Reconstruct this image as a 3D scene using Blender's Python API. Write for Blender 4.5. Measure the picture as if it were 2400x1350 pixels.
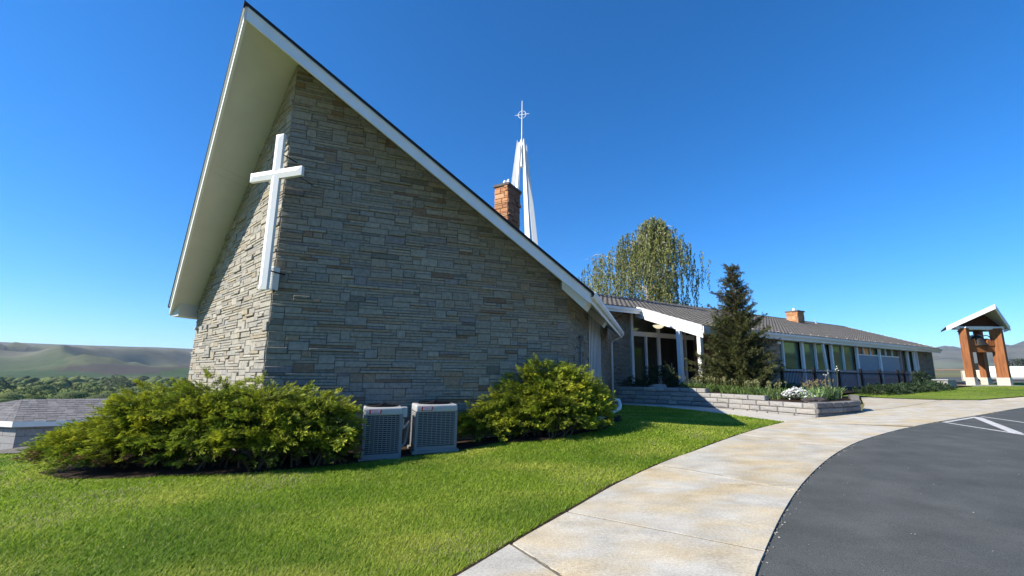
import bpy, bmesh, math, random
import numpy as np
from mathutils import Vector, Matrix
from math import sin, cos, tan, radians, atan2, hypot, pi, exp, tanh, floor

for o in list(bpy.data.objects): bpy.data.objects.remove(o)
SC = bpy.context.scene
COL = SC.collection
rnd = random.Random(7)
nr = np.random.default_rng(7)

# ------------------------------------------------------------------ camera
EYE = 1.6
cam = bpy.data.cameras.new("camera"); camo = bpy.data.objects.new("camera", cam); COL.objects.link(camo)
cam.sensor_fit = 'HORIZONTAL'; cam.sensor_width = 36.0; cam.lens = 36.0 * 1000.0 / 2400.0
cam.shift_x = -(1240 - 1200) / 2400.0; cam.shift_y = (705 - 675) / 2400.0
cam.clip_start = 0.05; cam.clip_end = 40000
camo.location = (0, 0, EYE)
camo.rotation_mode = 'QUATERNION'
camo.rotation_quaternion = (Matrix.Rotation(radians(90 + 9.93), 4, 'X') @ Matrix.Rotation(radians(0.4), 4, 'Z')).to_quaternion()
SC.camera = camo

# ------------------------------------------------------------------ sky, sun, exposure
SUN_AZ, SUN_EL = -110.5, 36.0          # heading (clockwise from +Y) and elevation, degrees
w = bpy.data.worlds.new("World"); SC.world = w; w.use_nodes = True
nt = w.node_tree; nt.nodes.clear()
sky = nt.nodes.new('ShaderNodeTexSky'); sky.sky_type = 'NISHITA'; sky.sun_disc = False
sky.sun_elevation = radians(SUN_EL); sky.sun_rotation = radians(SUN_AZ)
sky.altitude = 400; sky.air_density = 1.0; sky.dust_density = 0.0; sky.ozone_density = 10.0
bg = nt.nodes.new('ShaderNodeBackground'); bg.inputs['Strength'].default_value = 0.125
wo = nt.nodes.new('ShaderNodeOutputWorld')
hs = nt.nodes.new('ShaderNodeHueSaturation'); hs.inputs['Saturation'].default_value = 1.16
nt.links.new(sky.outputs[0], hs.inputs['Color']); nt.links.new(hs.outputs[0], bg.inputs[0]); nt.links.new(bg.outputs[0], wo.inputs[0])
sl = bpy.data.lights.new("sun", 'SUN'); sl.energy = 5.0; sl.angle = radians(0.5); sl.color = (1.0, 0.93, 0.82)
so = bpy.data.objects.new("sun", sl); COL.objects.link(so)
SUND = Vector((cos(radians(SUN_EL)) * sin(radians(SUN_AZ)), cos(radians(SUN_EL)) * cos(radians(SUN_AZ)), sin(radians(SUN_EL))))
so.rotation_mode = 'QUATERNION'; so.rotation_quaternion = SUND.to_track_quat('Z', 'Y'); so.location = (-30, -10, 30)
SC.view_settings.view_transform = 'Standard'; SC.view_settings.look = 'None'
SC.view_settings.exposure = 0.78; SC.view_settings.gamma = 1.0; SC.view_settings.use_curve_mapping = False

# ------------------------------------------------------------------ helpers
def hd(a): a = radians(a); return np.array([sin(a), cos(a), 0.0])
UPV = np.array([0, 0, 1.0])
def V(*a): return np.array(a, float)

class MB:
    def __init__(s): s.v = []; s.f = []; s.c = []
    def add(s, verts, faces, col=None):
        b = len(s.v); s.v += [tuple(map(float, p)) for p in verts]
        s.f += [tuple(i + b for i in f) for f in faces]
        if col is not None: s.c += [col] * len(verts)
        return s
    def prism(s, poly, ext):          # poly: list of 3D points, ext: vector
        n = len(poly); P = [np.array(p, float) for p in poly]; e = np.array(ext, float)
        nn = np.zeros(3)
        for i in range(n): nn += np.cross(P[i], P[(i + 1) % n])
        if nn @ e > 0: P = P[::-1]
        vs = P + [p + e for p in P]
        fs = [tuple(range(n)), tuple(range(2 * n - 1, n - 1, -1))]
        fs += [(i, n + i, n + (i + 1) % n, (i + 1) % n) for i in range(n)]
        return s.add(vs, fs)
    def box(s, c, sx, sy, sz, h=90.0):   # centre, size along heading h, across, up ; h=90 -> x axis
        a = hd(h); n = np.array([-a[1], a[0], 0]); c = np.array(c, float)
        p = [c + a * sx / 2 * i + n * sy / 2 * j - UPV * sz / 2 for i, j in ((-1, -1), (1, -1), (1, 1), (-1, 1))]
        return s.prism(p, UPV * sz)
    def beam(s, p0, p1, wd, ht, up=(0, 0, 1)):
        p0 = np.array(p0, float); p1 = np.array(p1, float); d = p1 - p0; d /= np.linalg.norm(d)
        up = np.array(up, float); sd = np.cross(d, up); sd /= np.linalg.norm(sd); u = np.cross(sd, d)
        q = [p0 + sd * wd / 2 * i + u * ht / 2 * j for i, j in ((-1, -1), (1, -1), (1, 1), (-1, 1))]
        return s.prism(q, p1 - p0)
    def tube(s, pts, rad, k=8, cap=True):
        pts = [np.array(p, float) for p in pts]; n = len(pts)
        if not hasattr(rad, '__len__'): rad = [rad] * n
        rings = []; ref = None
        for i in range(n):
            d = pts[min(i + 1, n - 1)] - pts[max(i - 1, 0)]; d = d / (np.linalg.norm(d) + 1e-9)
            if ref is None: ref = np.array([1, 0, 0.]) if abs(d[0]) < .8 else np.array([0, 1., 0])
            x = np.cross(d, ref); x /= np.linalg.norm(x) + 1e-9; y = np.cross(d, x); ref = -np.cross(d, x) if False else ref
            rings += [pts[i] + rad[i] * (cos(2 * pi * j / k) * x + sin(2 * pi * j / k) * y) for j in range(k)]
        fs = []
        for i in range(n - 1):
            for j in range(k):
                fs.append((i * k + j, i * k + (j + 1) % k, (i + 1) * k + (j + 1) % k, (i + 1) * k + j))
        if cap: fs += [tuple(range(k - 1, -1, -1)), tuple(range((n - 1) * k, n * k))]
        return s.add(rings, fs)
    def lathe(s, c, prof, k=16, axis=2):
        vs = []
        for r, z in prof:
            for j in range(k):
                t = 2 * pi * j / k
                p = (r * cos(t), r * sin(t), z) if axis == 2 else (z, r * cos(t), r * sin(t))
                vs.append(np.array(c, float) + p)
        fs = []
        for i in range(len(prof) - 1):
            for j in range(k): fs.append((i * k + j, i * k + (j + 1) % k, (i + 1) * k + (j + 1) % k, (i + 1) * k + j))
        fs += [tuple(range(k - 1, -1, -1)), tuple(range((len(prof) - 1) * k, len(prof) * k))]
        return s.add(vs, fs)

ROOTLOC = {}
def tag(o, label=None, cat=None, group=None, kind=None):
    if label: o['label'] = label
    if cat: o['category'] = cat
    if group: o['group'] = group
    if kind: o['kind'] = kind
    return o
def empty(name, loc, label=None, cat=None, group=None, rz=0.0, kind=None):
    o = bpy.data.objects.new(name, None); COL.objects.link(o); o.location = [float(x) for x in loc]; o.rotation_euler = (0, 0, rz)
    o.empty_display_size = 0.2
    ROOTLOC[o] = np.array(loc, float) if rz == 0 else None
    return tag(o, label, cat, group, kind)
def link(name, me, m, parent=None, loc=None, rot=None):
    if m is not None and not me.materials: me.materials.append(m)
    o = bpy.data.objects.new(name, me); COL.objects.link(o)
    if parent is not None:
        o.parent = parent; ROOTLOC[o] = ROOTLOC.get(parent)
    else: ROOTLOC[o] = np.zeros(3)
    if loc is not None: o.location = [float(x) for x in loc]
    if rot is not None: o.rotation_euler = rot
    return o
def mk(name, mb, m, parent=None, smooth=False, local=False):
    """mesh object from an MB; vertices in world space unless local"""
    v = np.array(mb.v, float)
    off = ROOTLOC.get(parent) if parent is not None else None
    if off is not None and not local: v = v - off
    me = bpy.data.meshes.new(name); me.from_pydata(v.tolist(), [], mb.f); me.update()
    if mb.c:
        at = me.color_attributes.new('Col', 'FLOAT_COLOR', 'POINT')
        at.data.foreach_set('color', np.array([tuple(c) + (1,) for c in mb.c], np.float32).ravel())
    if smooth: me.polygons.foreach_set('use_smooth', [True] * len(me.polygons))
    return link(name, me, m, parent)
def np_mesh(name, verts, nper, m, cols=None, parent=None, smooth=False):
    """verts (N*nper,3): N separate polygons of nper corners each"""
    verts = np.asarray(verts, np.float32); N = len(verts) // nper
    off = ROOTLOC.get(parent) if parent is not None else None
    if off is not None: verts = (verts - off).astype(np.float32)
    me = bpy.data.meshes.new(name)
    me.vertices.add(len(verts)); me.vertices.foreach_set('co', verts.ravel())
    me.loops.add(N * nper); me.loops.foreach_set('vertex_index', np.arange(N * nper, dtype=np.int32))
    me.polygons.add(N); me.polygons.foreach_set('loop_start', np.arange(0, N * nper, nper, dtype=np.int32))
    me.update(calc_edges=True)
    if cols is not None:
        at = me.color_attributes.new('Col', 'FLOAT_COLOR', 'POINT')
        c = np.ones((len(verts), 4), np.float32); c[:, :3] = cols
        at.data.foreach_set('color', c.ravel())
    return link(name, me, m, parent)
def grid_mesh(name, P, m, cols=None, parent=None, smooth=True, wrap=False):
    """P (a,b,3) grid"""
    a, b = P.shape[:2]; off = ROOTLOC.get(parent) if parent is not None else None
    v = P.reshape(-1, 3) - (off if off is not None else 0)
    i, j = np.meshgrid(np.arange(a - 1), np.arange(b - 1), indexing='ij')
    q = np.stack([i * b + j, (i + 1) * b + j, (i + 1) * b + j + 1, i * b + j + 1], -1).reshape(-1, 4)
    me = bpy.data.meshes.new(name); n = len(q)
    me.vertices.add(len(v)); me.vertices.foreach_set('co', v.astype(np.float32).ravel())
    me.loops.add(n * 4); me.loops.foreach_set('vertex_index', q.astype(np.int32).ravel())
    me.polygons.add(n); me.polygons.foreach_set('loop_start', np.arange(0, n * 4, 4, dtype=np.int32))
    me.update(calc_edges=True)
    if cols is not None:
        at = me.color_attributes.new('Col', 'FLOAT_COLOR', 'POINT')
        c = np.ones((len(v), 4), np.float32); c[:, :3] = cols.reshape(-1, 3); at.data.foreach_set('color', c.ravel())
    if smooth: me.polygons.foreach_set('use_smooth', [True] * n)
    return link(name, me, m, parent)

def vnoise(x, y, seed=0):
    """value noise, numpy, range -1..1"""
    x = np.asarray(x, float); y = np.asarray(y, float)
    xi = np.floor(x).astype(np.int64); yi = np.floor(y).astype(np.int64); fx = x - xi; fy = y - yi
    fx = fx * fx * (3 - 2 * fx); fy = fy * fy * (3 - 2 * fy)
    def h(a, b):
        n = (a * 374761393 + b * 668265263 + seed * 974634777) & 0x7fffffff
        n = ((n ^ (n >> 13)) * 1274126177) & 0x7fffffff
        return ((n ^ (n >> 16)) & 0xffff) / 32767.5 - 1
    return (h(xi, yi) * (1 - fx) + h(xi + 1, yi) * fx) * (1 - fy) + (h(xi, yi + 1) * (1 - fx) + h(xi + 1, yi + 1) * fx) * fy
def fbm(x, y, o=4, seed=0):
    r = 0; a = 1
    for i in range(o): r = r + a * vnoise(x * 2 ** i, y * 2 ** i, seed + i); a *= .5
    return r

# ------------------------------------------------------------------ materials
def mat(name, col, rough=.8, spec=.3, vary=0.0, vscale=4.0, col2=None, bump=0.0, bscale=30.0, attr=False, metal=0.0, detail=4.0, stretch=None, trans=0.0, grain=0.0, gscale=150.0):
    m = bpy.data.materials.new(name); m.use_nodes = True; n = m.node_tree; N = n.nodes; L = n.links
    b = N['Principled BSDF']; b.inputs['Roughness'].default_value = rough; b.inputs['Metallic'].default_value = metal
    b.inputs['Specular IOR Level'].default_value = spec
    tc = N.new('ShaderNodeTexCoord'); src = tc.outputs['Object']
    if stretch:
        mp = N.new('ShaderNodeMapping'); mp.inputs['Scale'].default_value = stretch; L.new(src, mp.inputs[0]); src = mp.outputs[0]
    if attr:
        a = N.new('ShaderNodeAttribute'); a.attribute_name = 'Col'; cur = a.outputs['Color']
    else:
        c = N.new('ShaderNodeRGB'); c.outputs[0].default_value = (*col, 1); cur = c.outputs[0]
    if col2 is not None:
        t = N.new('ShaderNodeTexNoise'); t.inputs['Scale'].default_value = vscale; t.inputs['Detail'].default_value = detail; L.new(src, t.inputs[0])
        r = N.new('ShaderNodeValToRGB'); r.color_ramp.elements[0].position = .38; r.color_ramp.elements[1].position = .66; L.new(t.outputs[0], r.inputs[0])
        x = N.new('ShaderNodeMix'); x.data_type = 'RGBA'; L.new(r.outputs[0], x.inputs[0]); L.new(cur, x.inputs[6]); x.inputs[7].default_value = (*col2, 1); cur = x.outputs[2]
    for amt, sc in ((vary, vscale * 1.7), (grain, gscale)):
        if amt:
            t = N.new('ShaderNodeTexNoise'); t.inputs['Scale'].default_value = sc; t.inputs['Detail'].default_value = 5; L.new(src, t.inputs[0])
            mr = N.new('ShaderNodeMapRange'); mr.inputs[1].default_value = .25; mr.inputs[2].default_value = .75
            mr.inputs[3].default_value = 1 - amt; mr.inputs[4].default_value = 1 + amt; L.new(t.outputs[0], mr.inputs[0])
            x = N.new('ShaderNodeMix'); x.data_type = 'RGBA'; x.blend_type = 'MULTIPLY'; x.inputs[0].default_value = 1
            L.new(cur, x.inputs[6]); L.new(mr.outputs[0], x.inputs[7]); cur = x.outputs[2]
    L.new(cur, b.inputs['Base Color'])
    if bump:
        t = N.new('ShaderNodeTexNoise'); t.inputs['Scale'].default_value = bscale; t.inputs['Detail'].default_value = 6; L.new(src, t.inputs[0])
        bp = N.new('ShaderNodeBump'); bp.inputs['Strength'].default_value = min(1, bump); bp.inputs['Distance'].default_value = .02; L.new(t.outputs[0], bp.inputs['Height']); L.new(bp.outputs[0], b.inputs['Normal'])
    if trans:
        tr = N.new('ShaderNodeBsdfTranslucent'); L.new(cur, tr.inputs[0]); mx = N.new('ShaderNodeMixShader'); mx.inputs[0].default_value = trans
        L.new(b.outputs[0], mx.inputs[1]); L.new(tr.outputs[0], mx.inputs[2]); L.new(mx.outputs[0], N['Material Output'].inputs[0])
    return m

M = {}
M['white'] = mat('white_paint', (.80, .80, .77), .45, .4, vary=.05, vscale=2, bump=.05, bscale=12)
M['cream'] = mat('soffit_paint', (.67, .67, .62), .7, .2, vary=.05, vscale=1.2)
M['stone'] = mat('wall_stone', (0, 0, 0), .9, .2, attr=True, vary=.22, vscale=9, bump=.55, bscale=38, grain=.12, gscale=120)
M['mortar'] = mat('mortar', (.15, .14, .12), .95, .1, vary=.2, vscale=10)
M['brick'] = mat('chimney_stone', (0, 0, 0), .9, .2, attr=True, vary=.2, vscale=12, bump=.5, bscale=40)
M['shingle'] = mat('dark_shingle', (.028, .027, .028), .85, .2, vary=.4, vscale=20, bump=.5, bscale=40)
M['tile'] = mat('roof_tile', (.150, .138, .118), .85, .2, vary=.25, vscale=3, col2=(.115, .105, .092), grain=.15, gscale=60)
M['concrete'] = mat('concrete', (.47, .44, .38), .9, .2, vary=.12, vscale=3, bump=.2, bscale=60)
M['gray_metal'] = mat('gray_painted_metal', (.20, .205, .21), .5, .4, vary=.06, vscale=8)
M['light_metal'] = mat('pale_painted_metal', (.43, .43, .42), .45, .4, vary=.06, vscale=8)
M['black_metal'] = mat('black_metal', (.010, .011, .016), .6, .15)
M['dark'] = mat('dark_interior', (.012, .012, .013), .9, .1)
M['red'] = mat('red_badge', (.45, .02, .03), .4, .4)
M['bark'] = mat('bark', (.10, .075, .055), .95, .1, vary=.3, vscale=8, bump=.6, bscale=30)
M['birchbark'] = mat('birch_bark', (.62, .60, .54), .9, .1, col2=(.08, .07, .06), vscale=5, bump=.3)
M['leaf'] = mat('leaf', (0, 0, 0), .55, .35, attr=True, trans=.22)
M['needle'] = mat('needle', (0, 0, 0), .6, .25, attr=True, trans=.28)
M['wood'] = mat('stained_wood', (.30, .115, .040), .65, .2, col2=(.19, .07, .028), vscale=2.0, vary=.2, stretch=(6, 6, .5), bump=.2, bscale=20)
M['darkwood'] = mat('dark_stained_wood', (.09, .035, .018), .7, .3, vary=.2, vscale=3)
M['bronze'] = mat('bell_bronze', (.035, .032, .028), .55, .4, metal=.4, vary=.2)
M['panel'] = mat('blue_gray_panel', (.31, .35, .38), .8, .2, vary=.05, vscale=2)
M['block'] = mat('split_face_block', (0, 0, 0), .95, .1, attr=True, vary=.15, vscale=14, bump=.7, bscale=45)
M['mulch'] = mat('mulch_soil', (.045, .033, .025), 1, .05, vary=.4, vscale=20, bump=.8, bscale=50)
M['rock'] = mat('dark_rock', (.06, .05, .05), .9, .2, vary=.3, vscale=8, bump=.7, bscale=20)
M['cmu'] = mat('concrete_block', (.30, .295, .285), .95, .1, vary=.1, vscale=8, bump=.3, bscale=70)
M['shake'] = mat('gray_shake', (0, 0, 0), .9, .15, attr=True, vary=.25, vscale=6, bump=.4, bscale=30)
M['gravel'] = mat('gravel', (.20, .18, .155), 1, .05, vary=.35, vscale=25, bump=.8, bscale=60, col2=(.13, .12, .10))
M['grass'] = mat('grass_blade', (0, 0, 0), .6, .2, attr=True, trans=.48)
M['turf'] = mat('turf', (.135, .195, .017), .95, .1, vary=.3, vscale=.8, col2=(.18, .235, .026), grain=.35, gscale=60, bump=.6, bscale=90)
M['far_turf'] = mat('far_turf', (.105, .165, .018), .95, .1, vary=.25, vscale=.5, col2=(.16, .205, .03), grain=.3, gscale=14, bump=.7, bscale=18, stretch=(.4, 1, 1))
M['terrain'] = mat('terrain', (0, 0, 0), 1, .05, attr=True, vary=.16, vscale=.02, grain=.12, gscale=.25)
M['paint_line'] = mat('road_paint', (.48, .48, .46), .85, .1, vary=.3, vscale=7, grain=.2, gscale=90)
M['petal'] = mat('white_petal', (.82, .82, .80), .7, .2, trans=.15)
M['tank'] = mat('tank_paint', (.80, .80, .80), .4, .4, vary=.04)

def glass(name, tint, refl):
    m = bpy.data.materials.new(name); m.use_nodes = True; N = m.node_tree.nodes; L = m.node_tree.links
    b = N['Principled BSDF']; b.inputs['Base Color'].default_value = (*tint, 1); b.inputs['Roughness'].default_value = .35
    g = N.new('ShaderNodeBsdfGlossy'); g.inputs['Roughness'].default_value = .015; g.inputs['Color'].default_value = (.62, .88, .66, 1)
    t = N.new('ShaderNodeTexNoise'); t.inputs['Scale'].default_value = 1.3; t.inputs['Detail'].default_value = 1
    tc = N.new('ShaderNodeTexCoord'); L.new(tc.outputs['Object'], t.inputs[0])
    bp = N.new('ShaderNodeBump'); bp.inputs['Strength'].default_value = .06; bp.inputs['Distance'].default_value = .05; L.new(t.outputs[0], bp.inputs['Height']); L.new(bp.outputs[0], g.inputs['Normal'])
    x = N.new('ShaderNodeMixShader'); x.inputs[0].default_value = refl; L.new(b.outputs[0], x.inputs[1]); L.new(g.outputs[0], x.inputs[2]); L.new(x.outputs[0], N['Material Output'].inputs[0])
    return m
M['glass'] = glass('window_glass', (.018, .035, .022), .30)
M['darkglass'] = glass('dark_glass', (.008, .009, .01), .10)

def sidewalk_mat():
    m = mat('sidewalk_concrete', (.465, .44, .375), .95, .1, col2=(.47, .385, .245), vscale=1.3, detail=12, vary=.20, bump=.35, bscale=70, stretch=(1.0, 1.7, 1), grain=.22, gscale=38)
    N = m.node_tree.nodes; L = m.node_tree.links; b = N['Principled BSDF']; src = b.inputs['Base Color'].links[0].from_socket
    oi = N.new('ShaderNodeObjectInfo'); mr = N.new('ShaderNodeMapRange'); mr.inputs[3].default_value = .90; mr.inputs[4].default_value = 1.06; L.new(oi.outputs['Random'], mr.inputs[0])
    x = N.new('ShaderNodeMix'); x.data_type = 'RGBA'; x.blend_type = 'MULTIPLY'; x.inputs[0].default_value = 1; L.new(src, x.inputs[6]); L.new(mr.outputs[0], x.inputs[7]); L.new(x.outputs[2], b.inputs['Base Color'])
    return m
M['sidewalk'] = sidewalk_mat()
M['asphalt'] = mat('asphalt', (.078, .084, .080), .95, .12, vary=.16, vscale=1.2, detail=9, col2=(.094, .099, .094), bump=.5, bscale=110, grain=.35, gscale=90)

# ------------------------------------------------------------------ ground shape
def gz(x, y):
    x = np.asarray(x, float); y = np.asarray(y, float)
    p = .017 * x + .023 * y; p = 2.2 * np.tanh(p / 2.2)
    q = np.minimum(0, x + 5)
    d = np.where(q > -15, .0065 * q * q, .0065 * 225 + .25 * (-15 - q))
    return p - d + .2 * np.exp(-((x - 2.5) ** 2 + (y - 10.8) ** 2) / 8.0)
def g1(x, y): return float(gz(x, y))
def sm(a, b, x): t = np.clip((x - a) / (b - a), 0, 1); return t * t * (3 - 2 * t)
def far_height(x, y):
    r = np.hypot(x, y); th = np.degrees(np.arctan2(x, y))
    near = gz(x, y)
    wl = 1 - sm(-22, -4, th)                    # left: the valley ; right: the plateau
    back = sm(58, 80, th) * (1 - sm(150, 175, th))
    valley = -22 + 2.5 * fbm(x / 300, y / 300, 3, 3)
    left = np.maximum(np.minimum(near, 1.2), valley) 
    left = np.where(r > 150, valley + (left - valley) * (1 - sm(150, 330, r)), left)
    # folded hills across the valley
    xx = x / 900.0; yy = y / 900.0
    fold = 1 - np.abs(fbm(xx * 1.1 + .3 * vnoise(yy, xx, 9), yy * .5, 4, 11))
    prof = sm(1500, 5200, r)
    hl = 262 * prof * (0.83 + .018 * vnoise(th / 7.0, r * 0, 5)) + (fold - .6) * 150 * sm(1500, 2400, r) * (1 - sm(2500, 3500, r)) + (1 - np.abs(fbm(x / 420 + 3, y / 420, 3, 17)) - .6) * 60 * sm(1500, 2100, r) * (1 - sm(2300, 3200, r))
    left = left + hl + 22 * sm(1000, 1900, r)
    plain = 1.0 + .02 * np.maximum(0, r - 70) * (1 - sm(250, 700, r)) + 7.5 * sm(250, 700, r)
    hr = 470 * sm(2500, 8200, r) * (.82 + .10 * vnoise(th / 5.0, r * 0, 21) + .04 * vnoise(th / 1.3, r * 0, 22)) + (1 - np.abs(fbm(xx, yy, 4, 31)) - .6) * 130 * sm(3000, 6000, r) * (1 - sm(7000, 9000, r))
    right = np.where(r < 70, near, near * (1 - sm(70, 140, r)) + plain * sm(70, 140, r)) + hr
    right = right + back * 46 * sm(60, 420, r)
    return left * wl + right * (1 - wl)
ths = np.unique(np.concatenate([np.arange(-180, -75, 3.0), np.arange(-75, -25, .2), np.arange(-25, 30, 1.5), np.arange(30, 62, .25), np.arange(62, 180.1, 2.0)]))
rs = np.concatenate([np.array([0, 1, 2, 3.5]), np.arange(5, 60, 1.5), np.geomspace(60, 11500, 210)])
TH, RR = np.meshgrid(np.radians(ths), rs, indexing='ij')
X = RR * np.sin(TH); Y = RR * np.cos(TH); Z = far_height(X, Y) - .10 * (1 - sm(40, 60, RR))
thd = np.degrees(TH)
n1 = fbm(X / 250, Y / 250, 4, 40)[..., None]; n2 = fbm(X / 60, Y / 60, 3, 50)[..., None]
dry = V(.22, .195, .13); sage = V(.135, .155, .092); green = V(.075, .115, .035); olive = V(.10, .10, .06); earth = V(.16, .12, .085)
c = sage + (dry - sage) * np.clip(.35 + .4 * n1, 0, 1)
elev = np.clip(Z / 240, 0, 1)[..., None]
c = c + (V(.125, .120, .092) - c) * np.clip(elev * 1.2 + .45 * n1, 0, .9)
wl = (1 - sm(-22, -4, thd))[..., None]
# valley floor: fields in patches
fx = np.floor(X / 170 + .3 * np.floor(Y / 230)); fy = np.floor(Y / 230)
hsh = (np.abs(np.sin(fx * 12.9898 + fy * 78.233) * 43758.5) % 1)[..., None]
field = np.where(hsh < .35, V(.05, .082, .032), np.where(hsh < .6, V(.095, .105, .052), np.where(hsh < .8, V(.075, .065, .052), V(.125, .125, .075))))
fm = (sm(700, 900, RR) * (1 - sm(1900, 2300, RR)))[..., None] * wl
c = c * (1 - fm) + field * fm
nearm = (1 - sm(120, 200, RR))[..., None]
c = c * (1 - nearm) + (V(.14, .135, .06) + .03 * n2) * nearm
rp = (1 - wl) * (sm(120, 300, RR) * (1 - sm(900, 2500, RR)))[..., None]
c = c * (1 - rp) + np.where(np.sin(RR / 45)[..., None] > .2, V(.25, .17, .105), V(.13, .12, .07)) * rp
bk = (sm(58, 80, thd) * (1 - sm(150, 175, thd)) * sm(30, 60, RR) * (1 - sm(600, 900, RR)))[..., None]
c = c * (1 - bk) + np.clip(V(.085, .115, .035) + .07 * fbm(X / 22, Y / 22, 3, 61)[..., None], .012, .3) * np.where(Z < 9, .30, 1.0)[..., None] * bk
rockpatch = np.clip(fbm(X / 140, Y / 140, 4, 77)[..., None] - .25, 0, 1) * (sm(1500, 2500, RR))[..., None]
c = c * (1 - .5 * rockpatch)
terrain = grid_mesh('terrain', np.stack([X, Y, Z], -1), M['terrain'], np.clip(c, .01, 1))
tag(terrain, 'open valley ground rising to folded sage and brown hills', kind='structure')

def sheet(name, poly, m, zoff=0.0, step=.6, parent=None, thick=0.0, zf=None, sub=None):
    """flat polygon draped on the ground"""
    bm = bmesh.new(); vs = [bm.verts.new((x, y, 0)) for x, y in poly]; f = bm.faces.new(vs)
    if f.calc_area() and f.normal.z < 0: f.normal_flip()
    xs = [p[0] for p in poly]; ys = [p[1] for p in poly]
    for ax, lo, hi in ((0, min(xs), max(xs)), (1, min(ys), max(ys))):
        k = lo + step
        while k < hi:
            no = [0, 0, 0]; no[ax] = 1; co = [0, 0, 0]; co[ax] = k
            bmesh.ops.bisect_plane(bm, geom=bm.verts[:] + bm.edges[:] + bm.faces[:], plane_co=co, plane_no=no); k += step
    bmesh.ops.recalc_face_normals(bm, faces=bm.faces)
    if bm.faces and sum(f.normal.z for f in bm.faces) < 0: bmesh.ops.reverse_faces(bm, faces=bm.faces)
    zz = zf or g1
    for v in bm.verts: v.co.z = zz(v.co.x, v.co.y) + zoff
    if thick:
        r = bmesh.ops.extrude_face_region(bm, geom=bm.faces[:])
        ev = [e for e in r['geom'] if isinstance(e, bmesh.types.BMVert)]
        for v in bm.verts:
            if v not in ev: v.co.z -= thick
        bmesh.ops.recalc_face_normals(bm, faces=bm.faces)
    off = ROOTLOC.get(parent) if parent is not None else None
    if off is not None:
        for v in bm.verts: v.co.x -= off[0]; v.co.y -= off[1]; v.co.z -= off[2]
    me = bpy.data.meshes.new(name); bm.to_mesh(me); bm.free()
    return link(name, me, m, parent)

SWL = [(-6.5, -6.0), (-3.6, -1.5), (-1.9, 1.6), (-0.54, 3.61), (-0.18, 4.15), (0.39, 4.96), (1.28, 6.2), (2.26, 7.29), (2.92, 7.89), (3.94, 8.88), (4.77, 9.74), (5.9, 10.95), (7.09, 12.1)]
SWR = [(-4.0, -6.0), (-1.2, -1.5), (0.45, 1.6), (1.73, 3.55), (1.97, 3.89), (2.73, 4.9), (3.65, 6.01), (4.82, 7.26), (5.98, 8.37), (7.17, 9.37), (9.01, 10.66), (11.05, 11.87), (13.13, 12.98), (17.21, 15.21), (24, 18.6), (32, 22.2)]
def resample(pl, n):
    P = np.array(pl, float)
    # catmull-rom
    out = []
    for i in range(len(P) - 1):
        p0, p1, p2, p3 = P[max(i - 1, 0)], P[i], P[i + 1], P[min(i + 2, len(P) - 1)]
        for t in np.linspace(0, 1, 8, endpoint=False):
            out.append(.5 * ((2 * p1) + (-p0 + p2) * t + (2 * p0 - 5 * p1 + 4 * p2 - p3) * t * t + (-p0 + 3 * p1 - 3 * p2 + p3) * t ** 3))
    out.append(P[-1]); out = np.array(out)
    d = np.r_[0, np.cumsum(np.hypot(*np.diff(out, axis=0).T))]
    s = np.linspace(0, d[-1], n); return np.stack([np.interp(s, d, out[:, 0]), np.interp(s, d, out[:, 1])], -1)
swl = resample(SWL, 90); swr = resample(SWR, 130)

# ---- asphalt
lot = [tuple(p) for p in swr] + [(60, 30), (60, -30), (-8, -30), (-6, -9)]
parking = sheet('parking_lot', lot, M['asphalt'], -.018, 1.0); tag(parking, 'dark gray asphalt parking lot', kind='structure')
def strip(p, q, wd):
    p = V(*p); q = V(*q); d = (q - p) / np.linalg.norm(q - p); n = V(-d[1], d[0]) * wd / 2
    return [tuple(p + n), tuple(q + n), tuple(q - n), tuple(p - n)]
for a, b, wd in (((11.15, 11.75), (10.62, 7.4), .09), ((13.05, 12.80), (10.96, 9.9), .20), ((13.35, 12.95), (12.6, 9.2), .09), ((11.12, 11.80), (13.1, 12.86), .10)):
    sheet('painted_line', strip(a, b, wd), M['paint_line'], -.013, .5, parent=parking)

# ---- sidewalk: base with slabs
base_poly = [tuple(p) for p in swl] + [(8.5, 12.95), (8.9, 13.2), (10.95, 14.4), (13.0, 16.9), (15.6, 20.5), (16.3, 19.4), (17.6, 18.55), (18.8, 18.2), (22.5, 19.8), (32, 24.6)] + [tuple(p) for p in swr[::-1]]
side = sheet('sidewalk', base_poly, mat('joint_fill', (.16, .145, .115), 1, .05, vary=.35, vscale=20), -.010, .8); tag(side, 'curving pale concrete sidewalk', kind='structure')
def li(P, pt):
    return int(np.argmin(np.hypot(P[:, 0] - pt[0], P[:, 1] - pt[1])))
cuts = [((-6.5, -6.0), (-4.0, -6.0)), ((-2.9, 0), (-.4, 0)), ((-.19, 4.13), (.95, 2.4)), ((0.39, 4.96), (1.97, 3.89)), ((2.03, 7.04), (3.40, 5.72)), ((4.63, 9.56), (6.0, 8.37))]
idx = [(li(swl, a), li(swr, b)) for a, b in cuts] + [(len(swl) - 1, li(swr, (9.4, 10.9)))]
g = .020
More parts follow.
